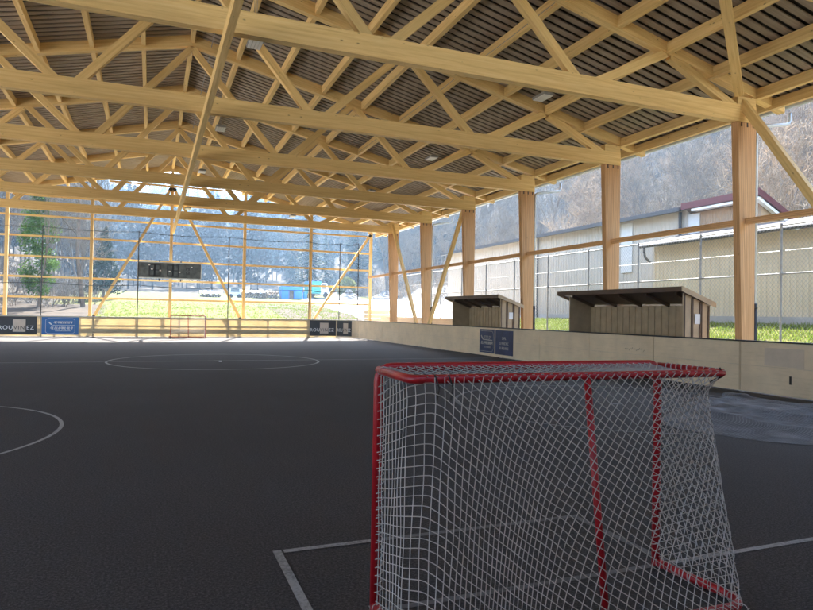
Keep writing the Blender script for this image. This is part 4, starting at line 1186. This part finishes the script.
# misty wood on the far valley side: one mass
def merge(name, templates, places, m, label):
    V = []; F = []; off = 0
    for (x, y, s, a, ti) in places:
        tv, tf = templates[ti]; c_, s_ = math.cos(a), math.sin(a)
        p = np.empty_like(tv); p[:, 0] = (tv[:, 0] * c_ - tv[:, 1] * s_) * s + x; p[:, 1] = (tv[:, 0] * s_ + tv[:, 1] * c_) * s + y; p[:, 2] = tv[:, 2] * s + gz(x, y)
        V.append(p); F.append(tf + off); off += len(tv)
    V = np.concatenate(V); F = np.concatenate(F)
    me = bpy.data.meshes.new(name); me.vertices.add(len(V)); me.vertices.foreach_set('co', V.ravel())
    me.loops.add(F.size); me.loops.foreach_set('vertex_index', F.ravel()); me.polygons.add(len(F))
    me.polygons.foreach_set('loop_start', np.arange(0, F.size, 4)); me.polygons.foreach_set('loop_total', np.full(len(F), 4)); me.update(calc_edges=True)
    me.materials.append(m); o = bpy.data.objects.new(name, me); C.objects.link(o); return tag(o, label, 'wood', kind='stuff')
def crown_template(seed, H, w, n, size, shape):
    r = random.Random(seed); b = MB()
    for _ in range(n):
        q = r.random(); z = H * (.15 + .85 * q)
        ww = w * (1 - q) ** .8 if shape == 'cone' else w * math.sin(PI * (.12 + .85 * q)) ** .7
        a = r.uniform(0, 6.28); d = ww * r.random() ** .5; p = Vector((d * math.cos(a), d * math.sin(a), z))
        nrm = Vector((r.gauss(0, 1), r.gauss(0, 1), r.gauss(0, .6))).normalized(); u = nrm.orthogonal().normalized(); v = nrm.cross(u); s = size * r.uniform(.5, 1.3)
        b.face([p - u * s, p - v * s * .5, p + u * s, p + v * s * .5])
    for k in range(3):
        a0 = r.uniform(0, 3); u = Vector((math.cos(a0), math.sin(a0), 0)) * .12; b.face([-u, u, u * .3 + Vector((0, 0, H * .8)), -u * .3 + Vector((0, 0, H * .8))])
    return np.array(b.v), np.array(b.f)
T1 = [crown_template(i, 14, 4.2, 260, .55, 'round') for i in range(3)]
T2 = [crown_template(i + 9, 19, 3.2, 300, .6, 'cone') for i in range(3)]
pl = []; pc = []
for _ in range(1500):
    y = rr.uniform(117, 455); x = rr.uniform(-.42 * y - 10, .62 * y + 10)
    if y < 150 and x > 20: continue
    nz_ = math.sin(x * .05 + 1) + math.sin(y * .037 + x * .02)
    (pc if (nz_ > .3 and rr.random() < .8) or rr.random() < .15 else pl).append((x, y, rr.uniform(.7, 1.2), rr.uniform(0, 6.28), rr.randint(0, 2)))
merge('distant_wood', T1, pl, M['farwood'], 'misty leafless wood covering the far valley side')
merge('distant_wood', T2, pc, M['farneedle'], 'misty dark conifer wood on the far valley side')
# tufts of grass on the sunlit bank and in the field
b = MB(); r = random.Random(77)
for _ in range(8000):
    if r.random() < .5: x, y = r.uniform(16.2, 19.6), r.uniform(8, 31)
    else: x, y = r.uniform(-4, 16), r.uniform(45, 68)
    z = gz(x, y)
    for k in range(4):
        a = r.uniform(0, 6.28); h_ = r.uniform(.05, .16); d = Vector((math.cos(a), math.sin(a), 0)) * .02; l = Vector((r.gauss(0, .05), r.gauss(0, .05), h_))
        p = Vector((x + r.uniform(-.08, .08), y + r.uniform(-.08, .08), z - .02)); b.face([p - d, p + d, p + l + d * .1, p + l - d * .1])
tag(b.build('grass', M['grassblade']), 'short yellow-green grass tufts on the sunlit bank', 'grass', kind='stuff')

# ------------------------------------------------------------------ haze
hzm = bpy.data.materials.new('haze_air'); hzm.use_nodes = True; nt = hzm.node_tree
for n in list(nt.nodes):
    if n.type == 'BSDF_PRINCIPLED': nt.nodes.remove(n)
pv = N(nt, 'ShaderNodeVolumePrincipled'); pv.inputs['Color'].default_value = (.44, .68, 1, 1); pv.inputs['Density'].default_value = .00078; pv.inputs['Anisotropy'].default_value = .5
nt.links.new(pv.outputs[0], nt.nodes['Material Output'].inputs['Volume'])
b = MB(); b.box(-330, 410, -190, 590, -1.5, 175)
import bmesh
ho = tag(b.build('haze', hzm), kind='stuff')
bm = bmesh.new(); bm.from_mesh(ho.data); bmesh.ops.recalc_face_normals(bm, faces=bm.faces)
if sum(f.normal.dot(f.calc_center_median() - Vector((40, 200, 80))) for f in bm.faces) < 0: bmesh.ops.reverse_faces(bm, faces=bm.faces)
bm.to_mesh(ho.data); bm.free()

# ------------------------------------------------------------------ light, sky, camera
EL, AZ = R(46), R(15)
w = bpy.data.worlds.new('World'); bpy.context.scene.world = w; w.use_nodes = True; nt = w.node_tree
sky = N(nt, 'ShaderNodeTexSky', sky_type='NISHITA'); sky.sun_disc = False; sky.sun_elevation = EL; sky.sun_rotation = AZ; sky.dust_density = 2.0; sky.air_density = 1.0
nt.links.new(sky.outputs[0], nt.nodes['Background'].inputs[0]); nt.nodes['Background'].inputs[1].default_value = .13
sl = bpy.data.lights.new('sun', 'SUN'); sl.energy = 5.0; sl.angle = R(.53); sl.color = (1, .95, .87)
so = bpy.data.objects.new('sun', sl); C.objects.link(so)
d = Vector((math.sin(AZ) * math.cos(EL), math.cos(AZ) * math.cos(EL), math.sin(EL)))
so.rotation_euler = d.to_track_quat('Z', 'Y').to_euler(); so.location = (0, 0, 60)

cam = bpy.data.cameras.new('camera'); co = bpy.data.objects.new('camera', cam); C.objects.link(co)
f_px, yaw, pit, rol = 637.44, .38010, .01469, .01796
cy, sy = math.cos(yaw), math.sin(yaw)
Fv = Vector((sy * math.cos(pit), cy * math.cos(pit), math.sin(pit))); R0 = Vector((cy, -sy, 0)); U0 = R0.cross(Fv)
Rv = R0 * math.cos(rol) + U0 * math.sin(rol); Uv = -R0 * math.sin(rol) + U0 * math.cos(rol)
m4 = Matrix.Identity(4)
for i in range(3): m4[i][0] = Rv[i]; m4[i][1] = Uv[i]; m4[i][2] = -Fv[i]
m4.translation = (0, 0, 1.575); co.matrix_world = m4
cam.sensor_width = 36; cam.lens = f_px / 813 * 36; cam.clip_end = 3000; cam.clip_start = .05
sc_ = bpy.context.scene; sc_.camera = co
sc_.view_settings.view_transform = 'Standard'; sc_.view_settings.look = 'None'; sc_.view_settings.exposure = 3.4; sc_.view_settings.gamma = 1; sc_.view_settings.use_curve_mapping = False
sc_.render.engine = 'CYCLES'
cyc = sc_.cycles
cyc.max_bounces = 10; cyc.diffuse_bounces = 7; cyc.glossy_bounces = 3; cyc.volume_bounces = 0; cyc.transmission_bounces = 4; cyc.transparent_max_bounces = 8
cyc.use_denoising = True; cyc.sample_clamp_indirect = 8
